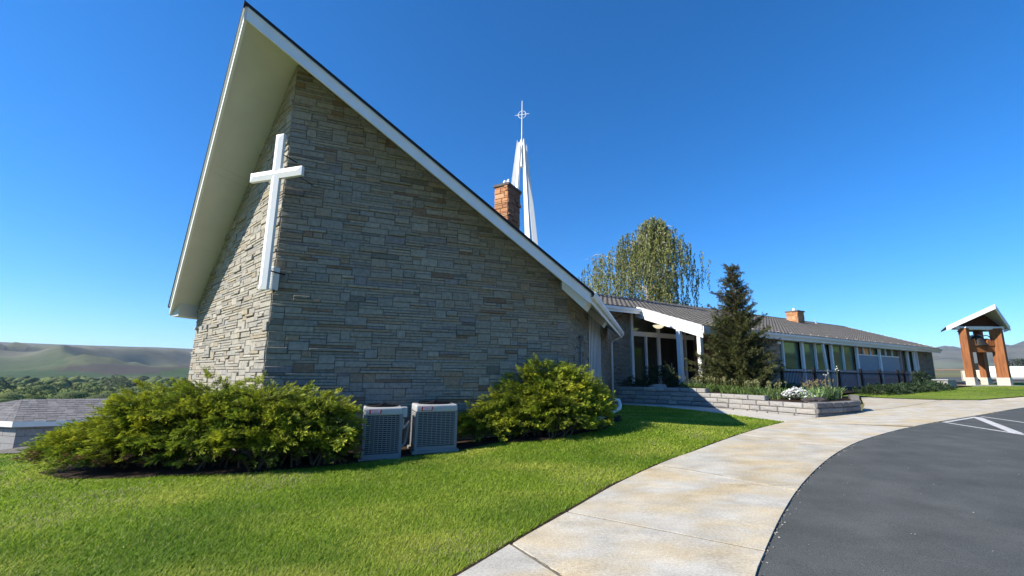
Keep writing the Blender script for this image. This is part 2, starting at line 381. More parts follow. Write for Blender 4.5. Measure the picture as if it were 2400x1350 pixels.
for k in range(len(idx) - 1):
    (a0, b0), (a1, b1) = idx[k], idx[k + 1]
    L_ = swl[a0:a1 + 1]; R_ = swr[b0:b1 + 1]
    poly = [tuple(p) for p in L_] + [tuple(p) for p in R_[::-1]]
    P = np.array(poly); ctr = P.mean(0)
    nL = len(L_); e0 = (L_[0] - R_[0]); 
    poly2 = []
    d0 = np.array([-(L_[0] - R_[0])[1], (L_[0] - R_[0])[0]]); d0 = d0 / np.linalg.norm(d0)
    if d0 @ (ctr - L_[0]) < 0: d0 = -d0
    d1 = np.array([-(L_[-1] - R_[-1])[1], (L_[-1] - R_[-1])[0]]); d1 = d1 / np.linalg.norm(d1)
    if d1 @ (ctr - L_[-1]) < 0: d1 = -d1
    for i, p in enumerate(poly):
        p = np.array(p)
        if i in (0, len(poly) - 1): p = p + d0 * g
        if i in (nL - 1, nL): p = p + d1 * g
        poly2.append(tuple(p))
    sheet('slab', poly2, M['sidewalk'], 0.0, .5, parent=side, thick=.09)
# wide slabs towards the entrance and along the kerb
jj = li(swr, (9.4, 10.9)); j2 = li(swr, (14.5, 13.7)); j3 = li(swr, (21.0, 17.1))
far_slabs = [
    [tuple(swl[-1]), (8.5, 12.93), (9.35, 13.4)] + [tuple(p) for p in swr[jj:j2 + 1][::-1]][0:0] + [(13.2, 15.6), tuple(swr[j2] + V(-.01, 0))] + [tuple(p) for p in swr[jj + 1:j2][::-1]],
    [(13.22, 15.62), (17.55, 18.5), (18.8, 18.17), tuple(swr[j3])] + [tuple(p) for p in swr[j2:j3][::-1]],
    [tuple(swr[j3]), (18.82, 18.18), (22.5, 19.8), (32, 24.6)] + [tuple(p) for p in swr[j3 + 1:][::-1]],
    [(9.4, 13.45), (10.95, 14.42), (13.0, 16.9), (15.6, 20.5), (16.3, 19.4), (17.5, 18.5), (13.18, 15.63)],
]
for fp in far_slabs: sheet('slab', fp, M['sidewalk'], 0.0, .8, parent=side, thick=.09)

# dark soil edge between turf and concrete
def offset_line(P, d):
    t = np.gradient(P, axis=0); t /= np.linalg.norm(t, axis=1, keepdims=True); return P + np.stack([-t[:, 1], t[:, 0]], -1) * d[:, None]
i0 = li(swl, (-2.2, 1.0)); el = swl[i0:-1]; wob = .045 + .030 * fbm(np.arange(len(el)) * .9, np.zeros(len(el)), 3, 4) + .05 * np.exp(-((el[:, 0] - 1.15) ** 2 + (el[:, 1] - 6.0) ** 2) / .12)
se = sheet('soil_edge', [tuple(p) for p in el] + [tuple(p) for p in offset_line(el, np.maximum(.02, wob))[::-1]], M['mulch'], -.008, .5); tag(se, 'ragged dark soil edge between lawn and sidewalk', kind='structure')
# irregular crack across the near slab
def crack(p, q, wd, seed):
    r_ = random.Random(seed); p = V(*p); q = V(*q); n = 26; d = q - p; nn = V(-d[1], d[0]) / np.linalg.norm(d); a_ = 0.0; L1 = []; L2 = []
    for k in range(n + 1):
        a_ += r_.uniform(-.016, .016); a_ *= .93; w_ = wd * r_.uniform(.35, 1.3); c_ = p + d * k / n + nn * a_; L1.append(tuple(c_ + nn * w_)); L2.append(tuple(c_ - nn * w_))
    sheet('crack', L1 + L2[::-1], M['crack'], .0035, 5.0, parent=side)
M['crack'] = mat('crack_dirt', (.13, .115, .09), 1, .05)
crack((.05, 3.93), (.92, 2.55), .0035, 1); crack((2.1, 7.0), (2.75, 6.4), .003, 3); crack((2.6, 6.0), (3.5, 5.95), .003, 7)
def crumbs(name, n, gen, size, cols, label, seed):
    r_ = np.random.default_rng(seed); vs_ = []; cs_ = []
    B = np.array([(1, 0, 0), (0, 1, 0), (-1, 0, 0), (0, -1, 0), (0, 0, 1)], float); tri = [(0, 1, 4), (1, 2, 4), (2, 3, 4), (3, 0, 4)]
    for k in range(n):
        x, y = gen(r_); sc = size * r_.uniform(.4, 1.3); an = r_.random() * 6.28; R2 = np.array([[cos(an), -sin(an), 0], [sin(an), cos(an), 0], [0, 0, .7]]); P = (B * sc * (.7 + .6 * r_.random((5, 1)))) @ R2.T + V(x, y, g1(x, y) - .014)
        c_ = np.array(cols[r_.integers(len(cols))]) * r_.uniform(.8, 1.2)
        for t in tri: vs_ += [P[i] for i in t]; cs_ += [c_] * 3
    o = np_mesh(name, np.array(vs_), 3, mat(name + '_stone', (0, 0, 0), .95, .1, attr=True), np.array(cs_)); tag(o, label, 'gravel', kind='stuff')
def along_edge(r_):
    t = r_.random() ** 1.6 * .45; i = int((.16 + t) * len(swr)); i = min(i, len(swr) - 2); f = r_.random(); p = swr[i] * (1 - f) + swr[i + 1] * f; d = swr[i + 1] - swr[i]; nn = V(d[1], -d[0]) / np.linalg.norm(d); return p + nn * (abs(r_.normal()) * .035 - .015)
crumbs('edge_crumbs', 900, along_edge, .011, [(.10, .10, .098), (.20, .19, .17), (.30, .28, .24)], 'loose asphalt and concrete crumbs along the pavement edge', 3)
def on_lot(r_):
    while True:
        x = r_.uniform(1.5, 14); y = r_.uniform(2.5, 12); 
        if in_poly(np.array([x]), np.array([y]), lot)[0]: return x, y
def in_poly(px, py, poly):
    inside = np.zeros(px.shape, bool); j = len(poly) - 1
    for i in range(len(poly)):
        xi, yi = poly[i]; xj, yj = poly[j]
        cnd = ((yi > py) != (yj > py)) & (px < (xj - xi) * (py - yi) / (yj - yi + 1e-12) + xi)
        inside ^= cnd; j = i
    return inside
crumbs('lot_grit', 700, on_lot, .006, [(.14, .14, .135), (.3, .29, .27), (.09, .09, .09)], 'fine grit scattered over the parking lot', 4)

# narrow concrete strip at the foot of the planter
pathp = [(3.3, 18.5), (3.79, 18.62), (5.45, 17.45), (6.45, 16.5), (7.60, 14.60), (8.45, 12.95), (7.12, 12.15), (6.42, 13.95), (5.75, 15.6), (5.05, 16.75), (3.4, 18.1)]
p_ = sheet('mowing_strip', pathp, M['concrete'], -.005, .6, thick=.06); tag(p_, 'narrow concrete strip at the foot of the planter wall', kind='structure')

# ------------------------------------------------------------------ lawn
HL, HR, HS, HW = -49.56, 68.34, 16.26, 59.35
aS = hd(HS); nS = hd(HS + 90); aR = hd(HR); aL = hd(HL)
C0 = V(-4.95, 8.084, 0); T = V(-5.29, 6.93, 8.40)
PR, PL = tan(radians(40.6)), tan(radians(43.4))
lawn_poly = [tuple(p) for p in swl] + [(6.42, 13.93), (5.75, 15.58), (5.05, 16.73), (3.4, 18.08), (2.8, 18), (1.2, 12), (-4.9, 9.2), (-9.1, 12.2), (-10.0, 10.2), (-10.6, 9.75), (-12.75, 10.75), (-18, 11.4), (-19, -8), (-7, -8)]
lawn = sheet('lawn', lawn_poly, M['turf'], -.02, .5); tag(lawn, 'mown green lawn sloping down beside the sidewalk', kind='structure')
far_lawn = sheet('far_lawn', [(13.6, 17.9), (15.62, 20.6), (16.32, 19.48), (17.6, 18.63), (18.8, 18.27), (22.5, 19.9), (32, 24.7), (46, 31), (46, 36), (33, 32.5), (30.5, 29.3), (24, 26.2), (20.2, 24.2), (16.5, 22.2), (14.4, 20.5)], M['far_turf'], .02, 1.0)
tag(far_lawn, 'strip of mown grass between the hall and the far sidewalk', kind='structure')
hb = sheet('planting_bed', [(14.2, 20.6), (16.3, 22.2), (20.2, 24.3), (24, 26.3), (30.5, 29.4), (33, 32.6), (32.5, 34), (21, 28.2), (9.5, 21.5), (10.5, 18), (12.4, 18.2)], M['mulch'], .06, 1.0)
tag(hb, 'dark planting bed along the foot of the hall', kind='structure')
bed = sheet('shrub_bed', [(-8.1, 7.9), (-8.0, 7.35), (-7.0, 6.8), (-5.8, 6.72), (-4.2, 6.95), (-3.2, 7.35), (-1.2, 8.55), (-.6, 9.05), (.5, 9.15), (1.7, 9.9), (2.4, 11.2), (2.7, 13), (1.9, 13.2), (.9, 10.5), (-4.9, 8.2), (-8.0, 10.6)], M['mulch'], .012, .5)
tag(bed, 'dark soil bed under the junipers', kind='structure')
grv = sheet('gravel_yard', [(-10.1, 10.2), (-10.6, 9.8), (-12.75, 10.8), (-18, 11.45), (-26, 12.5), (-26, 24), (-9, 24), (-8.6, 13), (-9.3, 12)], M['gravel'], .015, 1.0)
tag(grv, 'gray gravel yard around the block outbuilding', kind='structure')

def in_poly(px, py, poly):
    inside = np.zeros(px.shape, bool); j = len(poly) - 1
    for i in range(len(poly)):
        xi, yi = poly[i]; xj, yj = poly[j]
        cnd = ((yi > py) != (yj > py)) & (px < (xj - xi) * (py - yi) / (yj - yi + 1e-12) + xi)
        inside ^= cnd; j = i
    return inside
bedpoly = [(-8.0, 7.9), (-7.95, 7.4), (-7.0, 6.85), (-5.8, 6.77), (-4.2, 7.0), (-3.2, 7.4), (-1.2, 8.6), (-.6, 9.1), (.5, 9.2), (1.65, 9.95), (2.35, 11.25), (2.6, 13), (1.9, 13.2), (.9, 10.5), (-4.9, 8.2), (-8.0, 10.6)]
def grass_field(name, N, rmin, rmax, th0, th1, power, poly, excl, label, hs=1.0):
    u = nr.random(N); r = (rmin ** (2 - power) + u * (rmax ** (2 - power) - rmin ** (2 - power))) ** (1 / (2 - power))
    t = np.radians(th0 + nr.random(N) * (th1 - th0)); x = r * np.sin(t); y = r * np.cos(t)
    k = in_poly(x, y, poly)
    for e in excl: k &= ~in_poly(x, y, e)
    x = x[k]; y = y[k]; r = r[k]; n = len(x)
    z = gz(x, y) - .02
    h = (.030 + .028 * nr.random(n)) * hs * (1 + .25 * vnoise(x * 1.3, y * 1.3, 3)); wd = np.maximum(.0035, .0011 * r) * (.7 + .6 * nr.random(n))
    h = h * .8
    az = nr.random(n) * 2 * pi; lean = .5 + 1.1 * nr.random(n)
    bx = np.cos(az); by = np.sin(az)
    tipx = x + bx * h * lean; tipy = y + by * h * lean; tipz = z + h
    v = np.empty((n, 3, 3), np.float32)
    v[:, 0] = np.stack([x - by * wd, y + bx * wd, z], -1); v[:, 1] = np.stack([x + by * wd, y - bx * wd, z], -1); v[:, 2] = np.stack([tipx, tipy, tipz], -1)
    p1 = vnoise(x * .55, y * .8, 1); p2 = vnoise(x * 1.7, y * 2.2, 2); p3 = fbm(x * .9, y * 1.4, 3, 8)
    base = V(.28, .395, .034)[None]; yel = V(.52, .54, .10)[None]; dk = V(.17, .285, .026)[None]; straw = V(.48, .46, .22)[None]
    a = np.clip(.45 + .75 * p1 + .40 * p2 + .22 * nr.normal(size=n), 0, 1)[:, None]; c = dk * (1 - a) + base * a
    b = np.clip(.14 + .55 * p3 + .2 * nr.normal(size=n), 0, 1)[:, None]; c = c * (1 - b) + yel * b
    s = (nr.random(n) < .025 + .30 * np.clip(p2 + p1 - .55, 0, 1))[:, None]; c = np.where(s, straw * (.6 + .5 * nr.random((n, 1))), c)
    c = c * (.8 + .4 * nr.random((n, 1)))
    cols = np.repeat(c, 3, axis=0)
    o = np_mesh(name, v.reshape(-1, 3), 3, M['grass'], cols); tag(o, label, 'grass', kind='stuff'); return o
lp = [(x - (.05 if True else 0), y + .02) for x, y in lawn_poly]
grass_field('grass', 800000, 2.6, 19.5, -62, 36, 1.75, lp, [bedpoly], 'short mown grass blades of the sloping lawn')

grass_field('far_grass', 130000, 22, 52, 36, 56, 1.2, [(15.7, 20.7), (16.4, 19.6), (17.65, 18.75), (18.8, 18.4), (22.5, 20.1), (32, 24.9), (46, 31.2), (46, 35.8), (33, 32.3), (30.5, 29.1), (24, 26.0), (20.2, 24.0), (16.5, 22.0)], [], 'short grass blades of the far lawn strip', 1.3)

# ------------------------------------------------------------------ stonework
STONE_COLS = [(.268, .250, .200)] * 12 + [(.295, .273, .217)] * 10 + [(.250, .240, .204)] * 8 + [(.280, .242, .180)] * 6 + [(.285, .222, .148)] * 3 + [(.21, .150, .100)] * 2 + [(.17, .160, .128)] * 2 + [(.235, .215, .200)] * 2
def ashlar(length, z0, z1, unit, seed, ugrid=.06, long=1.0):
    """random ashlar rectangles on a (s,z) wall"""
    R = random.Random(seed); nx = int(math.ceil(length / ugrid)); ny = int(math.ceil((z1 - z0) / unit))
    occ = [[False] * nx for _ in range(ny)]; out = []
    for j in range(ny):
        i = 0
        while i < nx:
            if occ[j][i]: i += 1; continue
            t = R.random(); hh = 1 if t < .56 else (2 if t < .88 else 3)
            hh = min(hh, ny - j)
            wm = (R.uniform(.30, .95) if hh == 1 else (R.uniform(.20, .62) if hh == 2 else R.uniform(.20, .45))) * long
            wi = max(2, int(wm / ugrid)); k = 0
            while k < wi and i + k < nx and not any(occ[j + q][i + k] for q in range(hh)): k += 1
            if k < min(wi, 4) and hh > 1:
                hh = 1; k = 0; wi = max(4, int(R.uniform(.30, .95) * long / ugrid))
                while k < wi and i + k < nx and not occ[j][i + k]: k += 1
            if i + k < nx and nx - (i + k) < 3 and all(not occ[j + q][m] for q in range(hh) for m in range(i + k, nx)): k = nx - i
            k = max(k, 1)
            for q in range(hh):
                for m in range(k): occ[j + q][i + m] = True
            out.append((i * ugrid, min(length, (i + k) * ugrid), z0 + j * unit, z0 + (j + hh) * unit)); i += k
    return out
def clip(poly, a, b, c):              # keep a*s+b*z<=c
    out = []
    for i in range(len(poly)):
        p, q = poly[i], poly[(i + 1) % len(poly)]; dp = a * p[0] + b * p[1] - c; dq = a * q[0] + b * q[1] - c
        if dp <= 0: out.append(p)
        if dp * dq < 0:
            t = dp / (dp - dq); out.append((p[0] + t * (q[0] - p[0]), p[1] + t * (q[1] - p[1])))
    return out
def stone_piece(poly, org, a, n, R, gap=.005, pmax=.024, bev=.008):
    """3D stone (verts, faces) from a 2D polygon on the wall plane"""
    c = np.mean(poly, axis=0); P = []
    for p in poly:
        d = np.array(p) - c; P.append((p[0] - np.sign(d[0]) * gap + R.uniform(-.003, .003), p[1] - np.sign(d[1]) * gap + R.uniform(-.002, .002)))
    pr = R.uniform(.006, pmax) if R.random() > .08 else pmax * 1.8
    m = len(P); v = []
    to3 = lambda s, z, o: org + a * s + n * o + UPV * z
    for s, z in P: v.append(to3(s, z, -.02))
    for s, z in P: v.append(to3(s, z, max(.002, pr - bev)))
    cc = np.mean(P, axis=0)
    for s, z in P:
        d = np.array((s, z)) - cc; v.append(to3(s - np.sign(d[0]) * bev, z - np.sign(d[1]) * bev, pr + R.uniform(-.006, .006)))
    f = []
    for r in range(2):
        for i in range(m): f.append((r * m + i, r * m + (i + 1) % m, (r + 1) * m + (i + 1) % m, (r + 1) * m + i))
    f.append(tuple(2 * m + i for i in range(m)))
    return v, f
def poly_area(p): return abs(sum(p[i][0] * p[(i + 1) % len(p)][1] - p[(i + 1) % len(p)][0] * p[i][1] for i in range(len(p)))) / 2
def stone_wall(org, a, n, length, z0, z1, seed, clips=(), unit=.060, holes=(), long=1.0, cols=STONE_COLS, pmax=.024, gap=.005):
    """list of (screen weight, verts, faces, colour)"""
    R = random.Random(seed + 99); out = []
    # orientation: faces must look along n
    flip = np.cross(a, UPV) @ n < 0
    for s0, s1, b0, b1 in ashlar(length, z0, z1, unit, seed, long=long):
        if any(h[0] < s1 - .01 and h[1] > s0 + .01 and h[2] < b1 - .01 and h[3] > b0 + .01 for h in holes): continue
        p = [(s0, b0), (s1, b0), (s1, b1), (s0, b1)]
        if b1 - b0 > unit * 1.5 and R.random() < .18:
            k = R.uniform(-.05, .05); p[1] = (p[1][0], p[1][1])
        for cl in clips: p = clip(p, *cl) if len(p) > 2 else p
        if len(p) < 3 or poly_area(p) < .0016: continue
        v, f = stone_piece(p, org, a, n, R, gap, pmax)
        if flip: f = [tuple(reversed(q)) for q in f]
        ctr = np.mean(v, axis=0); d2 = ((ctr - V(0, 0, EYE)) ** 2).sum()
        cc = np.array(R.choice(cols)) * R.uniform(.90, 1.10)
        out.append((poly_area(p) / d2, v, f, tuple(cc)))
    return out
def place_stones(walls, limit, name='stone', stuffname='small_stones', m=None):
    """walls: list of (parent, stones). The largest `limit` pieces become objects, the rest one mesh per wall."""
    allw = sorted((s[0] for _, st in walls for s in st), reverse=True); thr = allw[limit - 1] if len(allw) > limit else -1
    cnt = 0
    for par, st in walls:
        rest = MB()
        for wgt, v, f, c in st:
            if wgt >= thr and cnt < limit:
                b = MB(); b.add(v, f, c); mk(name, b, m or M['stone'], par); cnt += 1
            else: rest.add(v, f, c)
        if rest.v:
            o = mk(stuffname, rest, m or M['stone'], par); o['kind'] = 'stuff'

# ------------------------------------------------------------------ chapel
chapel = empty('chapel', (C0[0], C0[1], g1(C0[0], C0[1])), 'tall gabled gray stone chapel with pointed prow front and white eaves', 'church')
RW, LW = 6.34, 5.42
Eend = C0 + aR * RW; Lend = C0 + aL * LW
nR = hd(HR + 90); nL = hd(HL - 90); nSd = nS
ZB = -.6
kR = PR * sin(radians(HR - HS)); kL = PL * sin(radians(HS - HL))
ztR = lambda s: 8.08 - kR * s
ztL = lambda s: 8.08 - kL * s
SW = 11.2                                          # right side wall length
b = MB(); b.prism([C0 + UPV * ZB, Eend + UPV * ZB, Eend + UPV * (ztR(RW)), C0 + UPV * 8.08], -nR * .3); front = mk('wall', b, M['mortar'], chapel); front['label'] = 'shaded right front wall of gray ashlar stone'
b = MB(); b.prism([C0 + UPV * ZB - nR * .0, Lend + UPV * ZB, Lend + UPV * ztL(LW), C0 + UPV * 8.08], -nL * .3); leftw = mk('wall', b, M['mortar'], chapel); leftw['label'] = 'sunlit left front wall of tan ashlar stone'
zsd = ztR(RW)
b = MB(); b.prism([Eend + UPV * ZB, Eend + aS * SW + UPV * ZB, Eend + aS * SW + UPV * zsd, Eend + UPV * zsd], -nSd * .3); sidew = mk('wall', b, M['mortar'], chapel); sidew['label'] = 'long right side wall under the gutter'
b = MB(); zl = ztL(LW); b.prism([Lend + UPV * ZB, Lend + aS * 15 + UPV * ZB, Lend + aS * 15 + UPV * zl, Lend + UPV * zl], nS * .3)
rb = T + aS * 17; b.prism([Lend + aS * 15 + UPV * ZB, Eend + aS * 14 + UPV * ZB, Eend + aS * 14 + UPV * zsd, V(rb[0], rb[1], 7.9), Lend + aS * 15 + UPV * zl], aS * .3)
mk('back_wall', b, M['stone'] if False else M['mortar'], chapel)
# features on the side wall (s along the wall)
slat0, slat1 = 3.55, 6.6
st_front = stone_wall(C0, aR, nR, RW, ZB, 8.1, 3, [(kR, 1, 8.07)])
LIT_LEFT_COLS = [(.330, .305, .250)] * 9 + [(.355, .325, .265)] * 8 + [(.310, .295, .250)] * 6 + [(.350, .300, .215)] * 4 + [(.300, .262, .205)] * 2 + [(.275, .26, .235)] * 2  # paler copy of the stone colours, sunlight on this wall painted in
st_left = stone_wall(C0, aL, nL, LW, ZB, 8.1, 5, [(kL, 1, 8.07)], cols=LIT_LEFT_COLS)
st_side = stone_wall(Eend, aS, nSd, SW, ZB, zsd, 8, [], holes=[(slat0, slat1, .4, zsd)])
place_stones([(front, st_front), (leftw, st_left), (sidew, st_side)], 300)
# roof geometry: top surface
def zr(p): return T[2] - PR * ((p - T) @ nS)
def zl_(p): return T[2] + PL * ((p - T) @ nS)
def onR(p): p = np.array(p, float).copy(); p[2] = zr(p); return p
def onL(p): p = np.array(p, float).copy(); p[2] = zl_(p); return p
G0 = onR(T + aR * 7.17); G1 = onR(G0 + aS * 9.7); RB = T + aS * 18.6
L0 = onL(V(-9.48, 11.22, 0)); L1 = onL(L0 + aS * 15.5)
dn = lambda ps, z: [p - UPV * z for p in ps]
outR = hd(HR + 90) * .05; rakeL = (L0 - T) / np.linalg.norm(L0 - T); hl = atan2(rakeL[0], rakeL[1]); outL = np.array([sin(hl - pi / 2), cos(hl - pi / 2), 0])
ov = .07
b = MB(); Pr = [T + (outR * 1.2 + outL * .06), G0 + outR * 1.2 + nS * ov, G1 + nS * ov, RB]; Pr = [onR(p) if i not in (0, 3) else V(p[0], p[1], T[2]) for i, p in enumerate(Pr)]
b.prism(dn(Pr, -.02), -UPV * .075); mk('roof', b, M['shingle'], chapel)
b = MB(); Pl = [T + (outR * 1.2 + outL * .06), L0 + outL * .06 - nS * ov, L1 - nS * ov, RB]; Pl = [onL(p) if i not in (0, 3) else V(p[0], p[1], T[2]) for i, p in enumerate(Pl)]
b.prism(dn(Pl, -.02), -UPV * .075); mk('roof', b, M['shingle'], chapel)
# soffits
b = MB(); b.prism(dn([T, G0, G1, RB], .12), -UPV * .18); mk('soffit', b, M['cream'], chapel)
b = MB(); b.prism(dn([T, L0, L1, RB], .12), -UPV * .18); mk('soffit', b, M['cream'], chapel)
# soffit panel seams on the visible left soffit (thin raised battens across the boards)
rb_ = (RB - T)
for t in (.40, .425, .70):
    p = T + (L0 - T) * t - UPV * .302; q = p + aS * 1.35
    b = MB(); b.beam(p + aS * .12, q, .007, .006); mk('soffit_seam', b, mat('seam%d' % int(t * 1000), (.58, .57, .51), .8), chapel)
# fascia boards (rakes)
def fascia(p, q, out, z0, z1, th, name='fascia'):
    b = MB(); b.prism([p - UPV * z0 , q - UPV * z0, q - UPV * z1, p - UPV * z1], out * th); return mk(name, b, M['white'], chapel)
oR = hd(HR + 90)
fascia(T, G0, oR, .075, .335, .045); fascia(T + oR * .046, G0 + oR * .046, oR, .065, .125, .025, 'drip_board')
fascia(T, L0, outL, .13, .36, .045); fascia(T + outL * .046, L0 + outL * .046, outL, .065, .125, .03, 'drip_board')
b = MB(); b.prism([T - UPV * .07 + oR * .02, T - UPV * .07 + outL * .05, T + (oR + outL) * .04 - UPV * .07], -UPV * .28); mk('peak_cap', b, M['white'], chapel)
# right eave: gutter, its closed ends, boxed eave pieces
b = MB(); q0, q1 = G0 + nS * .0, G1
b.prism([q0 - UPV * .06, q0 - UPV * .30, q0 + nS * .03 - UPV * .30, q0 + nS * .03 - UPV * .06], q1 - q0); mk('fascia', b, M['white'], chapel)
b = MB(); prof = [(.031, -.05), (.031, -.19), (.10, -.20), (.135, -.12), (.14, -.05), (.125, -.05), (.12, -.11), (.09, -.18), (.045, -.175), (.045, -.05)]
b.prism([q0 + nS * x + UPV * z for x, z in prof], q1 - q0); mk('gutter', b, M['white'], chapel)
def eavebox(s0, ln):
    b = MB(); e = Eend + aS * s0; p0 = e.copy(); p0[2] = zr(p0) - .30; p1 = e + nS * .60; p1[2] = zr(p1) - .30
    b.prism([p0, p1, p1 - UPV * .02, p1 - UPV * .17 - nS * .1, p0 - UPV * .20], aS * ln); return mk('eave_box', b, M['cream'], chapel)
eavebox(-.62, .62); eavebox(3.1, .55)
# left eave end box
b = MB(); e = Lend.copy(); p0 = e.copy(); p0[2] = zl_(p0) - .30; p1 = e - nS * .14 - aS * .35; p1[2] = zl_(p1) - .30
b.prism([e - aS * .5 + UPV * (p0[2]), e - nS * .30 - aS * .5 + UPV * (p0[2] - .28), e - nS * .22 - aS * .5 + UPV * (p0[2] - .36), e - aS * .5 + UPV * (p0[2] - .34)], aS * 5); mk('eave_box', b, M['cream'], chapel)
# downspout at the gutter's far end
b = MB(); d0 = G1 + nS * .06 - aS * .35 - UPV * .17; d1 = d0 - nS * .45 - UPV * .28; zz = g1(d1[0], d1[1])
b.tube([d0, d0 - UPV * .07, d1 + nS * .04 + UPV * .04, d1 - UPV * .1, V(d1[0], d1[1], zz + .05)], .045, 8); mk('downspout', b, M['white'], chapel, smooth=True)
# slatted white screen on the side wall
b = MB(); p = Eend + aS * slat0 - nSd * .02; b.prism([p + UPV * .4, p + aS * (slat1 - slat0) + UPV * .4, p + aS * (slat1 - slat0) + UPV * (zsd - .02), p + UPV * (zsd - .02)], nSd * .03); scr = mk('screen_backing', b, mat('screen_back', (.05, .055, .06), .8), chapel)
for i in range(9):
    b = MB(); s = slat0 + .08 + i * (slat1 - slat0 - .16) / 8; p = Eend + aS * s + nSd * .01; b.prism([p - aS * .08 + UPV * .42, p + aS * .08 + UPV * .42, p + aS * .08 + nSd * .012 + UPV * .42, p - aS * .08 + nSd * .012 + UPV * .42], UPV * (zsd - .5)); mk('slat', b, M['white'], scr)
# conduit with a small fitting
b = MB(); p = Eend + aS * 1.55 + nSd * .06; b.tube([p + UPV * .3, p + UPV * 2.55], .022, 8); mk('conduit', b, M['gray_metal'], chapel, smooth=True)
b = MB(); b.box(p + UPV * 2.62 + nSd * .03, .10, .16, .13, HS); b.tube([p + UPV * 2.66 - aS * .05, p + UPV * 2.7 - aS * .16 + nSd * .05], .03, 8); mk('conduit_fitting', b, M['gray_metal'], chapel)

# chimney (thin orange stone)
ch0 = V(-1.20, 17.0, 0); chh = HS + 12; ca = hd(chh + 90); cn = hd(chh)
CW, CD, ctop, cbot = .66, 1.0, 9.50, 6.4
chim = MB(); chim.box(ch0 + cn * CD / 2 + UPV * ((ctop + cbot) / 2), CW - .06, CD - .06, ctop - cbot, chh + 90)
chimney = mk('chimney', chim, M['mortar'], chapel)
BC = [(.52, .26, .12), (.46, .22, .10), (.55, .31, .16), (.40, .19, .10), (.50, .29, .17)]
f0 = ch0 - ca * CW / 2; st = stone_wall(f0, ca, -cn, CW, cbot, ctop, 21, unit=.075, long=1.1, cols=BC, pmax=.03, gap=.008)
f1 = ch0 + ca * CW / 2; st += stone_wall(f1, cn, ca, CD, cbot, ctop, 22, unit=.075, long=1.2, cols=[(.3, .15, .09), (.26, .14, .09), (.34, .18, .1)], pmax=.04, gap=.008)  # darker bricks on this side: its shade is put into the colours
st += stone_wall(f0, cn, -ca, CD, cbot, ctop, 23, unit=.075, long=1.2, cols=BC, pmax=.03, gap=.008)
place_stones([(chimney, st)], 130, 'brick', 'small_bricks', M['brick'])
b = MB(); b.box(ch0 + cn * CD / 2 + UPV * (ctop + .05), CW + .12, CD + .12, .10, chh + 90); mk('cap', b, mat('chimney_cap', (.13, .105, .09), .9, vary=.2), chimney)
b = MB(); q = ch0 + cn * .25 + UPV * (ctop + .1)
b.tube([q - ca * .25, q - ca * .2 + UPV * .06, q - ca * .02 + UPV * .10, q + UPV * .2, q + ca * .02 + UPV * .26], [.06, .075, .075, .07, .05], 8); b.tube([q + ca * .22, q + ca * .22 + UPV * .14, q + ca * .17 + UPV * .19, q + ca * .22 + UPV * .27], [.065, .065, .075, .05], 8)
mk('flue_vent', b, M['white'], chimney, smooth=True)

# spire: white fins round a mast with a ringed cross, standing on the ridge behind
sp = V(-.52, 24.4, 7.2); spire = empty('spire', sp, 'slender white finned spire topped by a thin ringed cross', 'spire')
zt = 15.75; zb = 7.0
for k in range(6):
    ang = 60 * k + 25; d = hd(ang); t = np.cross(d, UPV)
    b = MB(); r0, r1 = 1.28, .30; w0, w1 = .34, .13
    top = zt - .28 * (k % 2)
    pts = [sp * V(1, 1, 0) + d * (r0 - w0) + UPV * zb, sp * V(1, 1, 0) + d * r0 + UPV * zb, sp * V(1, 1, 0) + d * r1 + UPV * (top + .25), sp * V(1, 1, 0) + d * (r1 - w1) + UPV * (top - .1)]
    b.prism([p - t * .06 for p in pts], t * .12); mk('fin', b, M['white'], spire)
b = MB(); b.tube([sp * V(1, 1, 0) + UPV * 14.2, sp * V(1, 1, 0) + UPV * 16.0], [.11, .10], 8); mk('collar', b, M['white'], spire)
b = MB(); b.tube([sp * V(1, 1, 0) + UPV * 15.9, sp * V(1, 1, 0) + UPV * 18.7], [.038, .026], 8); mk('mast', b, M['white'], spire)
cxd = hd(104); ctr = sp * V(1, 1, 0) + UPV * 17.75
b = MB(); b.tube([ctr - cxd * .46, ctr + cxd * .46], .024, 6); mk('crossbar', b, M['white'], spire)
b = MB(); b.tube([ctr + cxd * .25 * cos(t) + UPV * .25 * sin(t) for t in np.linspace(0, 2 * pi, 25)], .018, 6, cap=False); mk('ring', b, M['white'], spire)

# ------------------------------------------------------------------ wall cross with a raised ridge, on stand-off rods
ax = C0 - aS * .32 + nS * .17; cz = 5.38
cross = empty('wall_cross', (ax[0], ax[1], 3.0), 'large white cross mounted on the chapel prow corner', 'cross')
ca2 = nS            # to the right
def ridged(p0, p1, side, out, wd, th, rise, hip):
    d = (p1 - p0) / np.linalg.norm(p1 - p0)
    v = []
    for p in (p0, p1):
        for s in (-1, 1): v.append(p + side * wd / 2 * s)
    b4 = v; f4 = [p + out * th for p in v]
    r0 = p0 + d * hip + out * (th + rise); r1 = p1 - d * hip + out * (th + rise)
    vs = b4 + f4 + [r0, r1]
    fs = [(0, 2, 3, 1), (0, 4, 6, 2), (1, 3, 7, 5), (0, 1, 5, 4), (2, 6, 7, 3), (4, 8, 9, 6), (5, 7, 9, 8), (4, 5, 8), (6, 9, 7)]
    bm = bmesh.new(); bv = [bm.verts.new(tuple(x)) for x in vs]
    for f in fs: bm.faces.new([bv[i] for i in f])
    bmesh.ops.recalc_face_normals(bm, faces=bm.faces)
    out_f = [tuple(x.index for x in f.verts) for f in bm.faces] if False else None
    bm.verts.index_update(); out_f = [tuple(x.index for x in f.verts) for f in bm.faces]; bm.free()
    return MB().add(vs, out_f)
O_ = -aS; zc0, zc1 = 3.12, 6.22
